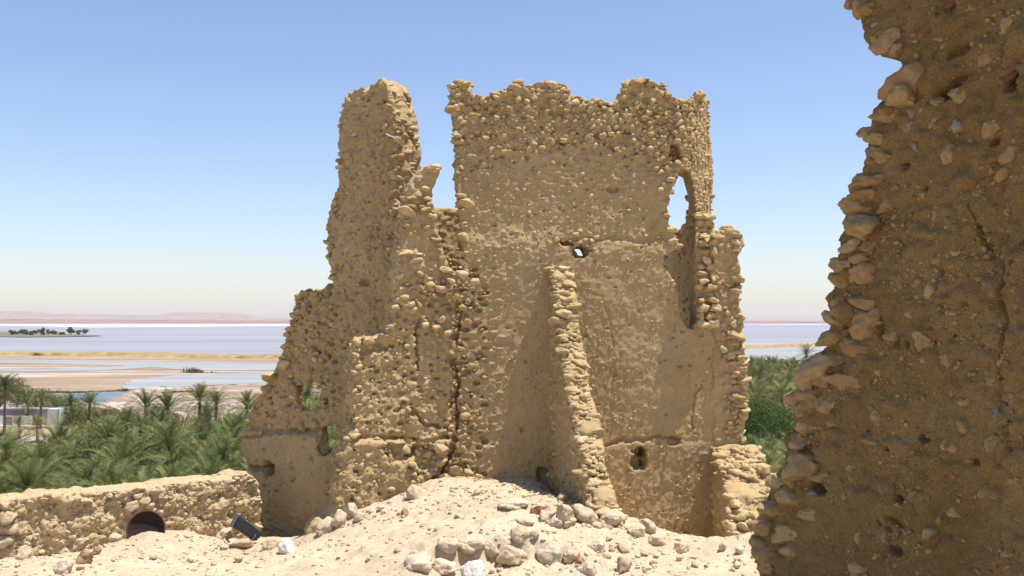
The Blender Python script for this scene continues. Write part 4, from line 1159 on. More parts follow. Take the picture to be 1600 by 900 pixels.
g = at_depth(384, 826, 10.1)
lamp = thing('black_lamp', 'black box shaped lamp tilted on stones at the end of the low wall', 'lamp', tuple(g))
lamp.scale = (1.08,) * 3
lamp.rotation_euler = Euler((math.radians(-16), math.radians(38), math.radians(14)))
box_mesh('housing', [(-0.11, -0.05, -0.055), (0.14, -0.05, -0.045), (0.14, 0.06, -0.045), (-0.11, 0.06, -0.055), (-0.125, -0.065, 0.05), (0.155, -0.065, 0.04), (0.155, 0.07, 0.04), (-0.125, 0.07, 0.05)], BLACK, lamp, 0.01)
box_mesh('end_cap', [(-0.135, -0.06, -0.06), (-0.112, -0.06, -0.062), (-0.112, 0.065, -0.062), (-0.135, 0.065, -0.06), (-0.150, -0.068, 0.055), (-0.127, -0.068, 0.058), (-0.127, 0.072, 0.058), (-0.150, 0.072, 0.055)], GREYM, lamp, 0.005)
box_mesh('front_glass', [(-0.115, -0.055, 0.050), (0.145, -0.055, 0.042), (0.145, 0.06, 0.042), (-0.115, 0.06, 0.050), (-0.115, -0.055, 0.058), (0.145, -0.055, 0.050), (0.145, 0.06, 0.050), (-0.115, 0.06, 0.058)], GREYM, lamp, 0.002)
tube('bracket', [(0.10, -0.075, -0.0), (0.10, -0.085, -0.06), (0.10, -0.05, -0.10), (0.10, 0.04, -0.10), (0.10, 0.085, -0.06), (0.10, 0.08, 0.0)], 0.007, GREYM, lamp)
for s in (-0.04, 0.04):
    tube('clip', [(-0.125, s, 0.045), (-0.145, s, 0.07), (-0.12, s, 0.075)], 0.004, RIM2, lamp)

# ------------------------------------------------------------------ the oasis plain, lake, causeway, far land
ZP = -20.0
def sheet(name, pts, z, mat, label, sub=1, jitter=0.0, fr=0.02, seed=1, kind='structure', closed_from_px=True, thick=0.0):
    """flat sheet over the plain, outline given in pixels of the photograph lying on the plain"""
    P = [at_height(px, py, z) for px, py in pts] if closed_from_px else [np.array([x, y, z]) for x, y in pts]
    out = []
    for i in range(len(P)):
        a, b = P[i], P[(i + 1) % len(P)]
        n = max(1, sub)
        for k in range(n):
            out.append(a + (b - a) * k / n)
    out = np.array(out)
    if jitter:
        out[:, 0] += jitter * fbm(out * fr, seed, 3); out[:, 1] += jitter * fbm(out * fr + 50, seed + 3, 3)
    bm = bmesh.new()
    vs = [bm.verts.new(p) for p in out]
    fa = bm.faces.new(vs)
    bm.normal_update()
    if fa.normal.z < 0: fa.normal_flip()
    bmesh.ops.triangulate(bm, faces=[fa])
    me = bpy.data.meshes.new(name); bm.to_mesh(me); bm.free()
    o = obj(name, me, mat)
    return tag(o, label, kind=kind)

v = []; f = []
xs = [-40000, -3000, -600, 0, 600, 3000, 40000]; ys = [-3000, 0, 300, 1500, 6000, 45000]
for y in ys:
    for x in xs: v.append((x, y, ZP))
for j in range(len(ys) - 1):
    for i in range(len(xs) - 1): f.append((j * 7 + i, j * 7 + i + 1, j * 7 + i + 8, j * 7 + i + 7))
tag(obj('plain', fast_mesh('plain', v, f), PLAIN), 'flat salty sand plain of the oasis', kind='structure')

# causeway line (pixels on the plain) and the lake beyond it
cw = [(-500, 549), (-100, 552), (100, 554), (300, 557), (470, 559), (800, 556), (1165, 543), (1290, 538.5), (1500, 532), (2100, 524)]
sheet('salt_lake', cw + [(2300, 506.6), (1300, 506.4), (800, 507.0), (460, 507.4), (200, 507.6), (0, 507.8), (-600, 508)], ZP + 0.25, LAKE, 'broad pale salt lake streaked with white salt', 8, 3.0)
sheet('salt_shore', [(-700, 508.6), (0, 508.6), (60, 509.5), (150, 511.5), (300, 510.5), (460, 509), (800, 508), (1160, 506.6), (1230, 507.2), (1300, 506.8), (2300, 506.8), (2300, 504.2), (1300, 504.2), (460, 505.0), (200, 505.6), (0, 506), (-700, 506)], ZP + 0.55, SALT, 'white salt shore along the far side of the lake', 10, 25, 0.002)
sheet('shallow_water', [(-120, 562), (100, 563.5), (300, 566), (470, 567), (470, 577.5), (330, 579), (240, 574), (180, 571), (90, 568), (-120, 565)], ZP + 0.08, SHALLOW, 'pale strip of shallow water just this side of the causeway', 8, 3.5, 0.03, 3)
sheet('shallow_water', [(-120, 575), (60, 577), (150, 574.5), (205, 571.5), (235, 574), (160, 579), (60, 581), (-120, 579)], ZP + 0.10, SHALLOW, 'thin pale water streak across the tan sand at the left', 8, 2.5, 0.03, 5)
sheet('shallow_water', [(190, 604), (215, 593), (260, 588), (330, 584), (410, 581), (480, 579), (480, 600), (400, 603), (330, 604), (230, 609), (196, 607)], ZP + 0.12, SHALLOW, 'wide grey sheet of shallow water behind the bank', 8, 2.5, 0.04, 7)
sheet('shallow_water', [(1100, 546), (1165, 545), (1290, 541), (1400, 538), (1400, 560), (1290, 562), (1165, 564), (1100, 565)], ZP + 0.08, SHALLOW, 'pale grey shallow water between palms and causeway on the right', 8, 2.0, 0.03, 9)
sheet('pool', [(84, 616.5), (120, 614), (160, 613), (214, 610), (206, 618), (190, 626), (176, 633), (160, 634), (148, 630), (130, 625), (105, 620)], ZP + 0.14, POOL, 'small blue green pool at the edge of the palm grove', 6, 1.2, 0.08, 11)
# low sandy bank in front of the grey water
def bank(name, line, w, hgt, mat, label, seg=40, kind='structure', rough=0.25, seed=3):
    P = np.array([at_height(px, py, ZP) for px, py in line])
    t = np.linspace(0, len(P) - 1, seg); i = np.minimum(t.astype(int), len(P) - 2); fr = (t - i)[:, None]
    L = P[i] * (1 - fr) + P[i + 1] * fr
    d = np.gradient(L, axis=0); d /= np.linalg.norm(d, axis=1)[:, None]
    nrm = np.c_[-d[:, 1], d[:, 0], np.zeros(seg)]
    prof_ = [(-1.0, -0.3), (-0.62, 0.75), (-0.3, 1.0), (0.3, 1.0), (0.62, 0.72), (1.0, -0.3)]
    V = []
    for k, (a, b) in enumerate(prof_):
        nz = fbm(L * 0.05 + k * 7.1, seed, 3)
        V.append(L + nrm * (a * w / 2 * (1 + rough * nz))[:, None] + np.outer(b * hgt * (1 + rough * nz), [0, 0, 1]))
    V = np.concatenate(V); F = []
    for k in range(len(prof_) - 1):
        for q in range(seg - 1):
            F.append((k * seg + q, k * seg + q + 1, (k + 1) * seg + q + 1, (k + 1) * seg + q))
    o = obj(name, fast_mesh(name, V, np.array(F)), mat)
    return tag(o, label, kind=kind)
bank('causeway', [(p[0], p[1] + 1.0) for p in cw], 24, 1.8, CAUSEWAY, 'long straight earth causeway crossing the lake', 260, rough=0.35)
bank('sand_bank', [(150, 650), (180, 634), (205, 621), (232, 612), (300, 608), (400, 606), (500, 607)], 9, 0.9, PLAIN, 'low sandy bank along the near side of the grey water', 60)

SCRUB = simple_mat('dry_scrub', (0.13, 0.105, 0.05), 0.95, 0.4, 0.6)
def scrub(line, w, h, n, label, seed):
    r = np.random.default_rng(seed)
    P = np.array([at_height(px, py, ZP) for px, py in line])
    t = r.uniform(0, len(P) - 1.001, n); i = t.astype(int); fr = (t - i)[:, None]
    q = P[i] * (1 - fr) + P[i + 1] * fr + np.c_[r.normal(0, w, (n, 2)), np.zeros(n)]
    den = fbm(q * 0.12, seed, 3)
    q = q[den > -0.25]; hh = h * np.clip(0.5 + den[den > -0.25], 0.1, 1.3) * r.uniform(0.3, 1, len(q)); m = len(q)
    az = r.uniform(0, 6.28, m); ww = r.uniform(0.08, 0.28, m)
    sd = np.c_[np.cos(az) * ww, np.sin(az) * ww, 0 * ww]
    tip = q + np.c_[r.normal(0, 0.3, (m, 2)), hh]
    k = np.arange(m)
    o = obj('scrub', fast_mesh('scrub', np.concatenate([q - sd, q + sd, tip + sd * 0.5]), np.c_[k, k + m, k + 2 * m], smooth=False), SCRUB)
    tag(o, label, 'scrub', kind='stuff')
scrub([(222, 611), (262, 607), (330, 604), (392, 601)], 0.5, 1.0, 2600, 'thin dark line of dry scrub on the bank by the grey water', 3)
scrub([(245, 613.5), (300, 612.5), (330, 612)], 0.4, 0.7, 600, 'short broken line of scrub on the sand bank', 5)
scrub([(30, 614), (75, 613.5), (120, 614), (150, 611.5), (200, 612)], 0.6, 1.1, 1600, 'thin dark line of dry scrub behind the pool', 9)
scrub([(298, 582.5), (312, 581.5), (322, 582.5)], 2.2, 2.6, 420, 'dark tuft of dry scrub on the tan flats', 15)
scrub([(176, 632), (190, 625), (206, 617), (216, 612)], 0.4, 0.9, 700, 'short line of scrub along the right side of the pool', 17)

# land on the far shore and the table hills
def ridge(name, dist, depth, tops, mat, label, seed, lo=-0.75, hi=0.75, n=420, base=ZP):
    """tops: list of (px, py) skyline in the photograph"""
    ang = np.linspace(lo, hi, n)
    px = 800 + ang * FPX
    sky_py = np.interp(px, [t[0] for t in tops], [t[1] for t in tops])
    top = (500 - sky_py) / FPX * dist
    rows = [(0.0, 0.0), (0.25, 0.25), (0.5, 0.55), (0.7, 0.8), (0.8, 1.0), (1.2, 1.0), (2.0, 0.6)]
    V = []
    for k, (a, b) in enumerate(rows):
        x = ang * dist; y = np.full(n, dist - depth * 0.8 + a * depth)
        p = np.c_[x, y, np.full(n, k * 300.0)] * 0.004
        rough = fbm(p, seed, 4)
        h = base + (top - base) * np.clip(b + 0.05 * rough * (0 < b < 1), 0, 1.02)
        if b == 0: h = np.full(n, base - 1.0)
        V.append(np.c_[x, y + depth * 0.06 * fbm(p * 0.8 + 9, seed + 3, 4), h])
    V = np.concatenate(V); F = []
    for k in range(len(rows) - 1):
        i = k * n + np.arange(n - 1)
        F.append(np.c_[i, i + 1, i + 1 + n, i + n])
    o = obj(name, fast_mesh(name, V, np.concatenate(F)), mat)
    return tag(o, label, kind='structure')
ridge('far_shore', 5600, 900, [(-500, 499), (0, 498.5), (120, 498.8), (300, 500.5), (460, 501.2), (800, 502.5), (1160, 502.2), (1200, 501.6), (1280, 502.2), (2100, 502.5)], FARLAND, 'low reddish brown land on the far shore of the lake', 31, base=ZP)
ridge('table_hills', 9500, 700, [(-500, 484), (-100, 486), (0, 487), (12, 486.2), (42, 486.5), (55, 491), (90, 491), (130, 490.6), (180, 491.8), (230, 493), (258, 491.5), (268, 488.6), (330, 488.4), (366, 489), (376, 492), (395, 496), (460, 499), (800, 500.8), (1160, 501.0), (1225, 499.6), (1270, 500.2), (1290, 501), (2100, 501.5)], HILL, 'pale flat topped desert hills on the horizon', 33)

# ------------------------------------------------------------------ foliage
def leaf_mat(name, c1, c2, trans=0.25, tone=False):
    m, nt, b = new_mat(name)
    g = N(nt, 'ShaderNodeNewGeometry'); oi = N(nt, 'ShaderNodeObjectInfo')
    r = mathn(nt, 'FRACT', mathn(nt, 'ADD', g.outputs['Random Per Island'], oi.outputs['Random']))
    if tone:
        r = N(nt, 'ShaderNodeAttribute', attribute_name='tone').outputs['Fac']
    col = mix(nt, r, c1, c2)
    hue = mix(nt, oi.outputs['Random'], (0.68, 0.82, 0.85), (1.35, 1.18, 0.9))
    col = mix(nt, 1.0, col, hue, 'MULTIPLY')
    nt.links.new(col, b.inputs['Base Color'])
    b.inputs['Roughness'].default_value = 0.65
    b.inputs['Specular IOR Level'].default_value = 0.2
    tr = N(nt, 'ShaderNodeBsdfTranslucent'); nt.links.new(col, tr.inputs['Color'])
    ms = N(nt, 'ShaderNodeMixShader'); ms.inputs['Fac'].default_value = trans
    nt.links.new(b.outputs[0], ms.inputs[1]); nt.links.new(tr.outputs[0], ms.inputs[2])
    nt.links.new(ms.outputs[0], nt.nodes['Material Output'].inputs['Surface'])
    return m
FROND = leaf_mat('palm_frond', (0.05, 0.068, 0.02), (0.205, 0.222, 0.085), 0.25, True)
FROND_DRY = leaf_mat('dry_frond', (0.24, 0.18, 0.10), (0.36, 0.29, 0.17), 0.15, True)
LEAF = leaf_mat('green_leaf', (0.06, 0.11, 0.025), (0.10, 0.16, 0.04), 0.3)
TRUNK = simple_mat('palm_bark', (0.16, 0.11, 0.07), 0.95, 0.35, 2.5)

TONE = []
def frond(V, F, M, base, az, el, length, droop, mat, r, leaflets=18, wl=0.38):
    """arching feather leaf: rachis strip and two rows of leaflets"""
    n = 9
    pts = []
    v_start = len(V); tone = r.random()
    p = np.array(base, float); e = el
    for i in range(n):
        pts.append(p.copy())
        st = length / (n - 1)
        p = p + st * np.array([math.cos(az) * math.cos(e), math.sin(az) * math.cos(e), math.sin(e)])
        e -= droop / (n - 1) * (0.4 + 1.4 * i / n)
    pts = np.array(pts)
    side = np.array([-math.sin(az), math.cos(az), 0])
    w = np.linspace(0.05, 0.008, n)
    o = len(V)
    for q, ww in zip(pts, w):
        V.append(q - side * ww); V.append(q + side * ww)
    for i in range(n - 1):
        F.append((o + 2 * i, o + 2 * i + 1, o + 2 * i + 3, o + 2 * i + 2)); M.append(mat)
    tg = np.gradient(pts, axis=0); tg /= np.linalg.norm(tg, axis=1)[:, None]
    for k in range(leaflets):
        t = 0.16 + 0.84 * (k + 0.5) / leaflets
        fi = t * (n - 1); i = min(int(fi), n - 2); fr = fi - i
        q = pts[i] * (1 - fr) + pts[i + 1] * fr; tt = tg[i]
        up = np.cross(side, tt); up = up if up[2] >= 0 else -up
        ll = wl * (0.55 + 0.9 * math.sin(math.pi * min(1, t * 0.9 + 0.08))) * r.uniform(0.85, 1.15)
        for s in (-1, 1):
            d = side * s * 0.78 + tt * 0.62 + up * r.uniform(0.15, 0.55); d /= np.linalg.norm(d)
            tip = q + d * ll + np.array([0, 0, -0.10 * ll])
            o = len(V)
            V.append(q - tt * 0.035); V.append(q + tt * 0.035); V.append(tip)
            F.append((o, o + 1, o + 2, o + 2)); M.append(mat)
    TONE.extend([tone] * (len(V) - v_start))

def crown_mesh(seed, nf=46, length=2.7, dry=8):
    r = random.Random(seed)
    V, F, M = [], [], []
    TONE.clear()
    for i in range(nf):
        az = i * 2.39996 + r.uniform(-0.25, 0.25)
        t = i / nf
        el = math.radians(84 - 96 * t ** 0.85 + r.uniform(-8, 8))
        frond(V, F, M, (0.08 * math.cos(az), 0.08 * math.sin(az), 0.1 + 0.25 * (1 - t)), az, el, length * r.uniform(0.82, 1.1) * (0.78 + 0.3 * min(1, t * 2)), math.radians(r.uniform(45, 85)), 0, r)
    for i in range(dry):
        az = r.uniform(0, 6.28)
        frond(V, F, M, (0.1 * math.cos(az), 0.1 * math.sin(az), -0.05), az, math.radians(r.uniform(-45, -10)), length * r.uniform(0.6, 0.85), math.radians(55), 1, r, 11, 0.32)
    tris = [x[:3] for x in F if x[2] == x[3]]; quads = [x for x in F if x[2] != x[3]]
    mt = [m for x, m in zip(F, M) if x[2] == x[3]]; mq = [m for x, m in zip(F, M) if x[2] != x[3]]
    me = fast_mesh('crown', np.array(V), [np.array(tris), np.array(quads)], smooth=False)
    me.materials.append(FROND); me.materials.append(FROND_DRY)
    at = me.attributes.new('tone', 'FLOAT', 'POINT'); at.data.foreach_set('value', np.array(TONE, dtype=np.float32))
    if len(me.polygons) == len(mt) + len(mq):
        me.polygons.foreach_set('material_index', np.array(mt + mq, dtype=np.int32))
    return me
CROWNS = [crown_mesh(900 + i, nf=30 + 3 * (i % 4), length=2.6 + 0.2 * (i % 3), dry=[3, 8, 14, 5][i % 4]) for i in range(8)]

def trunk_mesh(seed):
    r = random.Random(seed)
    V, F = [], []; sides, rings = 9, 22
    lean = (r.uniform(-0.06, 0.06), r.uniform(-0.06, 0.06))
    for i in range(rings):
        t = i / (rings - 1)
        rad = (0.24 - 0.07 * t) * (1.12 if i % 2 else 0.94) * (1.35 if t > 0.93 else 1) * (1.3 if i == 0 else 1)
        for k in range(sides):
            a = 2 * math.pi * (k + 0.5 * (i % 2)) / sides
            V.append((rad * math.cos(a) + lean[0] * (t ** 2 - 1), rad * math.sin(a) + lean[1] * (t ** 2 - 1), t))
    for i in range(rings - 1):
        for k in range(sides):
            F.append((i * sides + k, i * sides + (k + 1) % sides, (i + 1) * sides + (k + 1) % sides, (i + 1) * sides + k))
    me = fast_mesh('trunk', np.array(V), np.array(F)); me.materials.append(TRUNK)
    return me
TRUNKS = [trunk_mesh(40 + i) for i in range(4)]

def palm(x, y, h, label, group, scale=1.0, name='date_palm'):
    root = thing(name, label, 'palm tree', (x, y, ZP), group)
    t = bpy.data.objects.new('trunk', random.choice(TRUNKS)); C.objects.link(t); t.parent = root
    t.scale = (1, 1, h + 0.2); t.rotation_euler = (0, 0, random.uniform(0, 6.28))
    c = bpy.data.objects.new('crown', random.choice(CROWNS)); C.objects.link(c); c.parent = root
    c.location = (0, 0, h); c.scale = (scale,) * 3; c.rotation_euler = (random.gauss(0, 0.06), random.gauss(0, 0.06), random.uniform(0, 6.28))
    return root

spots = []
def free(x, y, d):
    if any((x - a) ** 2 + (y - b) ** 2 < d * d for a, b in spots): return False
    spots.append((x, y)); return True

# palms that stand out in the photograph: pixel of the crown's middle, trunk height, label
def named_palm(px, py, h, label, scale=1.0):
    p = at_height(px, py, ZP + h + 0.6)
    spots.append((p[0], p[1]))
    palm(float(p[0]), float(p[1]), h, label, None, scale)
named_palm(1260, 552, 13.5, 'tall date palm rising above the others beside the near wall', 1.0)
named_palm(8, 606, 7.5, 'date palm at the left edge above the white building', 1.5)
named_palm(64, 622, 5.0, 'slender date palm with bare trunk just above the white building', 1.1)
named_palm(42, 626, 4.0, 'small date palm behind the left part of the white building', 1.2)
named_palm(110, 628, 3.5, 'small date palm with bare trunk between white building and pool', 1.1)
named_palm(140, 630, 4.5, 'date palm with hanging dry skirt in front of the pool', 1.3)
named_palm(312, 624, 7.5, 'date palm standing highest against the sand bank', 1.45)
named_palm(338, 630, 7.0, 'date palm just right of the highest one against the sand bank', 1.3)
named_palm(385, 632, 7.0, 'date palm with upright fronds next to the tower', 1.25)
named_palm(228, 634, 7.0, 'date palm at the left end of the row below the sand bank', 1.5)
named_palm(262, 638, 6.5, 'bushy date palm second in the row below the sand bank', 1.5)
named_palm(92, 700, 6.0, 'large spreading date palm right of the bare sandy patch', 1.7)
named_palm(30, 662, 2.0, 'low dark clump of palm fronds before the white building', 1.0)
named_palm(58, 664, 2.2, 'second low dark clump of palm fronds before the white building', 1.0)

def zone(n, region, hmin, hmax, label, group, d, smin=0.9, smax=1.2):
    reg = np.array(region, float); k = 0
    for _ in range(n * 30):
        if k >= n: break
        px, py = random.uniform(reg[:, 0].min(), reg[:, 0].max()), random.uniform(reg[:, 1].min(), reg[:, 1].max())
        if not in_poly(reg, np.array([px]), np.array([py]))[0]: continue
        h = random.uniform(hmin, hmax)
        p = at_height(px, py, ZP + h + 0.5)
        if not free(p[0], p[1], d): continue
        palm(float(p[0]), float(p[1]), h, label, group, random.uniform(smin, smax)); k += 1
zone(58, [(120, 690), (215, 645), (400, 640), (540, 632), (540, 700), (330, 705), (130, 720)], 5.0, 7.5, 'date palm in the far half of the grove left of the tower', 'far palms of the left grove', 3.0, 1.0, 1.25)
zone(95, [(-40, 735), (60, 722), (130, 705), (400, 690), (540, 690), (540, 800), (380, 815), (-40, 835)], 5.5, 8.0, 'date palm in the near half of the grove behind the low wall', 'near palms of the left grove', 2.7, 1.0, 1.35)
zone(14, [(440, 606), (560, 602), (560, 640), (440, 640)], 6.0, 7.5, 'date palm beyond the window hole in the ruined wing', 'palms beyond the window hole', 3.0, 1.3, 1.5)
zone(8, [(-40, 700), (15, 705), (25, 760), (-40, 770)], 5.0, 6.5, 'date palm at the left edge of the near grove', 'palms at the left edge', 3.0, 1.3, 1.6)
zone(80, [(1140, 570), (1290, 566), (1290, 632), (1140, 632)], 6.0, 8.5, 'date palm in the far grove right of the tower', 'far palms of the right grove', 4.2, 1.2, 1.5)
zone(20, [(1140, 722), (1290, 700), (1290, 800), (1140, 800)], 4.0, 6.0, 'date palm in the near grove right of the tower', 'near palms of the right grove', 3.0, 1.3, 1.6)

# broad green trees
def leafy(name, px, py, h, rad, label, group=None, n=5200, seed=1, mat=LEAF, top=None, leaf=0.13):
    r = np.random.default_rng(seed)
    p = at_height(px, py, ZP + h - rad)
    root = thing(name, label, 'tree', (float(p[0]), float(p[1]), ZP), group)
    cl = r.normal(size=(16, 3)); cl /= np.linalg.norm(cl, axis=1)[:, None]; cl *= r.uniform(0.35, 0.85, (16, 1))
    cl[:, 2] = np.abs(cl[:, 2]) * 0.9 - 0.15
    cr = r.uniform(0.28, 0.5, 16)
    i = r.integers(0, 16, n)
    d = r.normal(size=(n, 3)); d /= np.linalg.norm(d, axis=1)[:, None]
    q = cl[i] + d * (cr[i] * r.uniform(0.55, 1.08, n) ** 0.6)[:, None]
    q = q * rad * np.array([1.1, 1.1, 0.95]) + np.array([0, 0, h - rad])
    a = r.normal(size=(n, 3)); a /= np.linalg.norm(a, axis=1)[:, None]
    b = np.cross(a, r.normal(size=(n, 3))); b /= np.linalg.norm(b, axis=1)[:, None]
    s = r.uniform(0.6, 1.3, n)[:, None] * leaf
    V = np.concatenate([q - a * s, q + b * s * 0.45, q + a * s, q - b * s * 0.45])
    k = np.arange(n)
    obj('crown', fast_mesh('crown', V, np.c_[k, k + n, k + 2 * n, k + 3 * n], smooth=False), mat, root)
    tv = [(0, 0, -0.1), (0.1, 0.05, (h - rad) * 0.5), (0.0, 0.15, h - rad)]
    tube('trunk', tv, [0.22, 0.16, 0.1], TRUNK, root, 8)
    for j in range(5):
        tube('limb', [tv[1], tuple(0.5 * np.array(tv[1]) + 0.5 * (cl[j] * rad + (0, 0, h - rad))), tuple(cl[j] * rad + np.array((0, 0, h - rad)))], [0.09, 0.06, 0.02], TRUNK, root, 6)
    spots.append((p[0], p[1]))
    return root
leafy('green_tree', 1192, 662, 12.0, 4.6, 'bright green bushy tree among the palms right of the tower', n=12000, seed=3)
leafy('green_tree', 1205, 622, 10.0, 3.2, 'olive green tree behind the bright green bushy tree', n=5200, seed=4, mat=leaf_mat('olive_leaf', (0.09, 0.11, 0.04), (0.13, 0.15, 0.06)))
leafy('green_tree', 178, 700, 9.5, 2.6, 'soft green bushy tree among the palms left of the tower', n=5200, seed=5, mat=leaf_mat('soft_leaf', (0.09, 0.12, 0.04), (0.14, 0.17, 0.06)))
OLIVE = leaf_mat('scrub_leaf', (0.11, 0.115, 0.05), (0.17, 0.165, 0.075))
for i, (px, py, h, r_, lab) in enumerate([(26, 618, 8.5, 4.6, 'olive scrubby tree at the left edge behind the white building'), (66, 628, 7.0, 4.0, 'low olive shrub right behind the white building'), (98, 640, 6.0, 3.8, 'olive shrub standing just right of the white building'), (126, 654, 4.5, 3.4, 'olive shrub in the clearing right of the white building'), (165, 650, 3.0, 2.8, 'olive shrub between pool and palm row'), (150, 676, 2.8, 2.6, 'low olive shrub at the middle of the clearing'), (0, 616, 9.5, 5.0, 'olive shrub at the far left edge'), (190, 660, 2.8, 2.4, 'olive shrub at the foot of the palm row')]):
    leafy('olive_shrub', px, py, h, r_, lab, 'olive shrubs around the clearing', 5200, 20 + i, OLIVE, leaf=0.16)

# ground cover under the palms
def undergrowth():
    r = np.random.default_rng(77)
    V, n = [], 26000
    px = np.concatenate([r.uniform(-60, 560, n), r.uniform(1130, 1300, n // 3)])
    py = np.concatenate([r.uniform(655, 860, n), r.uniform(572, 800, n // 3)])
    keep = ~((px < 60) & (py > 672) & (py < 716)) & ~((px < 112) & (py < 690))
    px, py = px[keep], py[keep]
    d = np.stack([at_height(a, b, ZP) for a, b in zip(px, py)])
    h = r.uniform(0.4, 2.0, len(d)); az = r.uniform(0, 6.28, len(d)); w = r.uniform(0.04, 0.10, len(d)); ln = r.uniform(0.2, 1.0, len(d))
    a = d + np.c_[np.cos(az) * w, np.sin(az) * w, -0.05 + 0 * w]; b = d - np.c_[np.cos(az) * w, np.sin(az) * w, 0.05 + 0 * w]
    t = d + np.c_[-np.sin(az) * ln, np.cos(az) * ln, h]
    m = d * 0.5 + t * 0.5 + np.c_[0 * h, 0 * h, 0.15 * h] 
    k = np.arange(len(d)); n = len(d)
    V = np.concatenate([a, b, t, m + np.c_[np.cos(az) * w, np.sin(az) * w, 0 * w], m - np.c_[np.cos(az) * w, np.sin(az) * w, 0 * w]])
    o = obj('undergrowth', fast_mesh('undergrowth', V, [np.c_[k, k + n, k + 4 * n, k + 3 * n], np.c_[k + 3 * n, k + 4 * n, k + 2 * n]], smooth=False), OLIVE)
    tag(o, 'tangled green and dry undergrowth below the palms', 'undergrowth', kind='stuff')
undergrowth()

# ------------------------------------------------------------------ island with trees
ISL = simple_mat('island_scrub', (0.16, 0.155, 0.085), 0.95, 0.35, 0.02)
sheet('island', [(-120, 523), (-60, 520), (0, 518.5), (20, 518), (60, 519.5), (110, 521.5), (145, 523.5), (165, 524.6), (140, 525.4), (90, 525.8), (40, 526.5), (10, 525.8), (-60, 526), (-120, 526)], ZP + 0.9, ISL, 'low green island in the lake at the left', 8, 4, 0.01)
FARLEAF = leaf_mat('far_leaf', (0.11, 0.12, 0.08), (0.15, 0.16, 0.10), 0.15)
def clump(px, base_py, wpx, hpx, seed, label, name='island_tree'):
    r = np.random.default_rng(seed)
    p = at_height(px, base_py, ZP + 0.9); k = p[1] / FPX
    rad, h = wpx / 2 * k, hpx * k
    root = thing(name, label, 'tree', tuple(float(q) for q in p), 'trees on the island')
    n = 500
    cl = r.normal(size=(7, 3)) * (0.5, 0.5, 0.35); i = r.integers(0, 7, n)
    d = r.normal(size=(n, 3)); d /= np.linalg.norm(d, axis=1)[:, None]
    q = cl[i] + d * 0.42
    q = q * (rad * 0.85, rad * 0.85, h * 0.42) + (0, 0, h * 0.55)
    a = r.normal(size=(n, 3)) * rad * 0.10; b = r.normal(size=(n, 3)) * rad * 0.10
    V = np.concatenate([q - a, q + b, q + a, q - b]); kk = np.arange(n)
    obj('crown', fast_mesh('crown', V, np.c_[kk, kk + n, kk + 2 * n, kk + 3 * n], smooth=False), FARLEAF, root)
    tube('trunk', [(0, 0, -0.5), (0, 0, h * 0.6)], [h * 0.05, h * 0.03], TRUNK, root)
for i, (px, by, w, h, lab) in enumerate([(22, 523.5, 14, 9, 'leftmost small tree of the row on the island'), (36, 523.5, 16, 10, 'second tree from the left end of the island'), (52, 523.5, 14, 9, 'third tree from the left end of the island'), (67, 523.5, 14, 12, 'tallest tree in the left clump on the island'), (83, 523.5, 14, 7, 'low bush in the middle of the island'), (97, 524, 10, 6, 'lowest bush between the two clumps on the island'), (111, 523.5, 14, 11, 'round tree at the left of the right island clump'), (122, 523.5, 8, 8, 'thin tree in the middle of the right island clump'), (131, 523.5, 9, 11, 'palm like tree at the right end of the island')]):
    clump(px, by, w, h, 500 + i, lab)

# ------------------------------------------------------------------ white building at the left edge
WHITE = simple_mat('white_plaster', (0.62, 0.59, 0.55), 0.9, 0.12, 0.8)
WHITE_SHADED = simple_mat('white_plaster_shaded', (0.34, 0.32, 0.31), 0.9, 0.15, 0.8)  # greyer copy of the white plaster, the front's shade put into its colour
BEIGE = simple_mat('beige_door', (0.36, 0.29, 0.22), 0.85, 0.15, 1.2)
GREEN = simple_mat('green_paint', (0.16, 0.42, 0.34), 0.6, 0.1, 2)
g0 = at_height(90, 664, ZP); g1 = at_height(-30, 664, ZP)
hd = float(g0[1]); kk = hd / FPX
house = thing('white_building', 'low whitewashed building at the left edge among the palms', 'building', (float(g0[0]), hd, ZP))
Lb = 120 * kk; Hb = 24.5 * kk
def bx(name, x0, x1, y0, y1, z0, z1, mat, parent=house, bev=0.03):
    return box_mesh(name, [(x0, y0, z0), (x1, y0, z0), (x1, y1, z0), (x0, y1, z0), (x0, y0, z1), (x1, y0, z1), (x1, y1, z1), (x0, y1, z1)], mat, parent, bev)
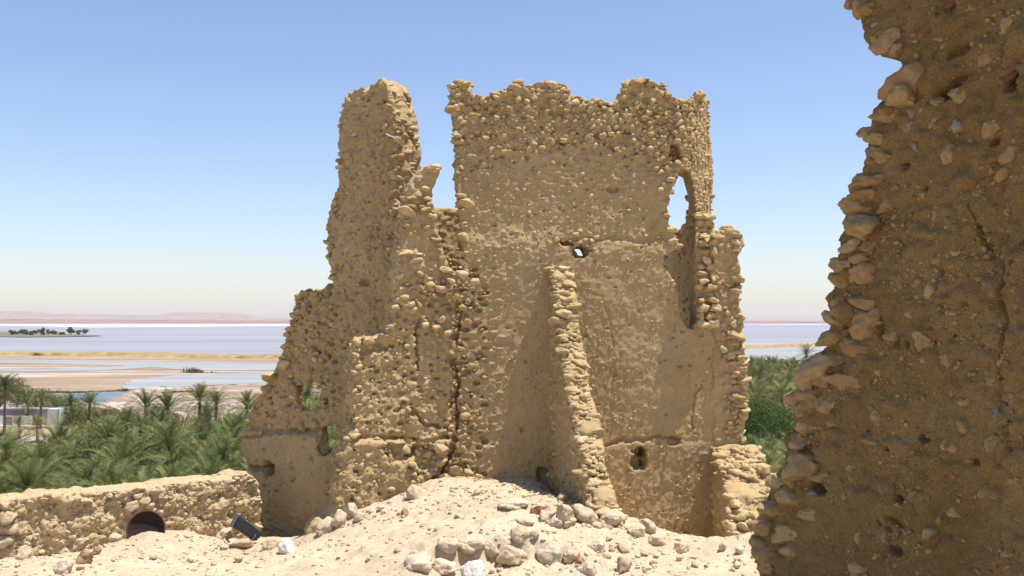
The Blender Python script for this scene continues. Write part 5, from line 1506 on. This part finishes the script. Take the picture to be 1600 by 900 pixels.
bx('wall', -2.0, 0.0, 0.0, 5.0, -0.3, Hb, WHITE)
bx('wall', -Lb, -2.0, 0.55, 5.0, -0.3, Hb - 0.1, WHITE_SHADED)
bx('corner_post', 0.0, 0.22, -0.05, 0.2, -0.3, Hb + 0.05, GREEN, bev=0.02)
bx('parapet', -Lb, -2.0, 0.5, 0.72, Hb - 0.1, Hb + 0.12, WHITE)
bx('yard_wall', -7.9, -4.2, -1.6, -1.3, -0.3, Hb * 0.62, WHITE)
bx('yard_wall', -Lb, -9.4, -1.6, -1.3, -0.3, Hb * 0.62, WHITE)
dr = bx('door', -9.35, -7.95, -1.5, -1.4, -0.2, Hb * 0.55, BEIGE)
bx('lintel', -9.4, -7.9, -1.62, -1.32, Hb * 0.56, Hb * 0.64, WHITE)
bx('step', -Lb, -4.0, -2.6, -1.62, -0.3, 0.14, WHITE)

# ------------------------------------------------------------------ haze over the plain
def haze():
    x0, x1, y0, y1, z0, z1 = -13000, 13000, -1500, 14000, ZP - 1.6, 115.0
    v = [(x0, y0, z0), (x1, y0, z0), (x1, y1, z0), (x0, y1, z0), (x0, y0, z1), (x1, y0, z1), (x1, y1, z1), (x0, y1, z1)]
    f = [(3, 2, 1, 0), (4, 5, 6, 7), (0, 1, 5, 4), (1, 2, 6, 5), (2, 3, 7, 6), (3, 0, 4, 7)]
    me = bpy.data.meshes.new('haze'); me.from_pydata(v, [], f); me.update()
    m = bpy.data.materials.new('haze'); m.use_nodes = True
    nt = m.node_tree; nt.nodes.remove(nt.nodes['Principled BSDF'])
    pv = nt.nodes.new('ShaderNodeVolumePrincipled')
    pv.inputs['Color'].default_value = (0.86, 0.90, 1.0, 1)
    pv.inputs['Density'].default_value = HAZE_DENSITY
    pv.inputs['Anisotropy'].default_value = 0.2
    nt.links.new(pv.outputs[0], nt.nodes['Material Output'].inputs['Volume'])
    o = obj('haze', me, m)
    tag(o, 'pale haze in the air over the salt lake', 'haze', kind='stuff')
HAZE_DENSITY = 3.0e-5
haze()
for o in list(C.objects):
    if o.get('_w'): del o['_w']
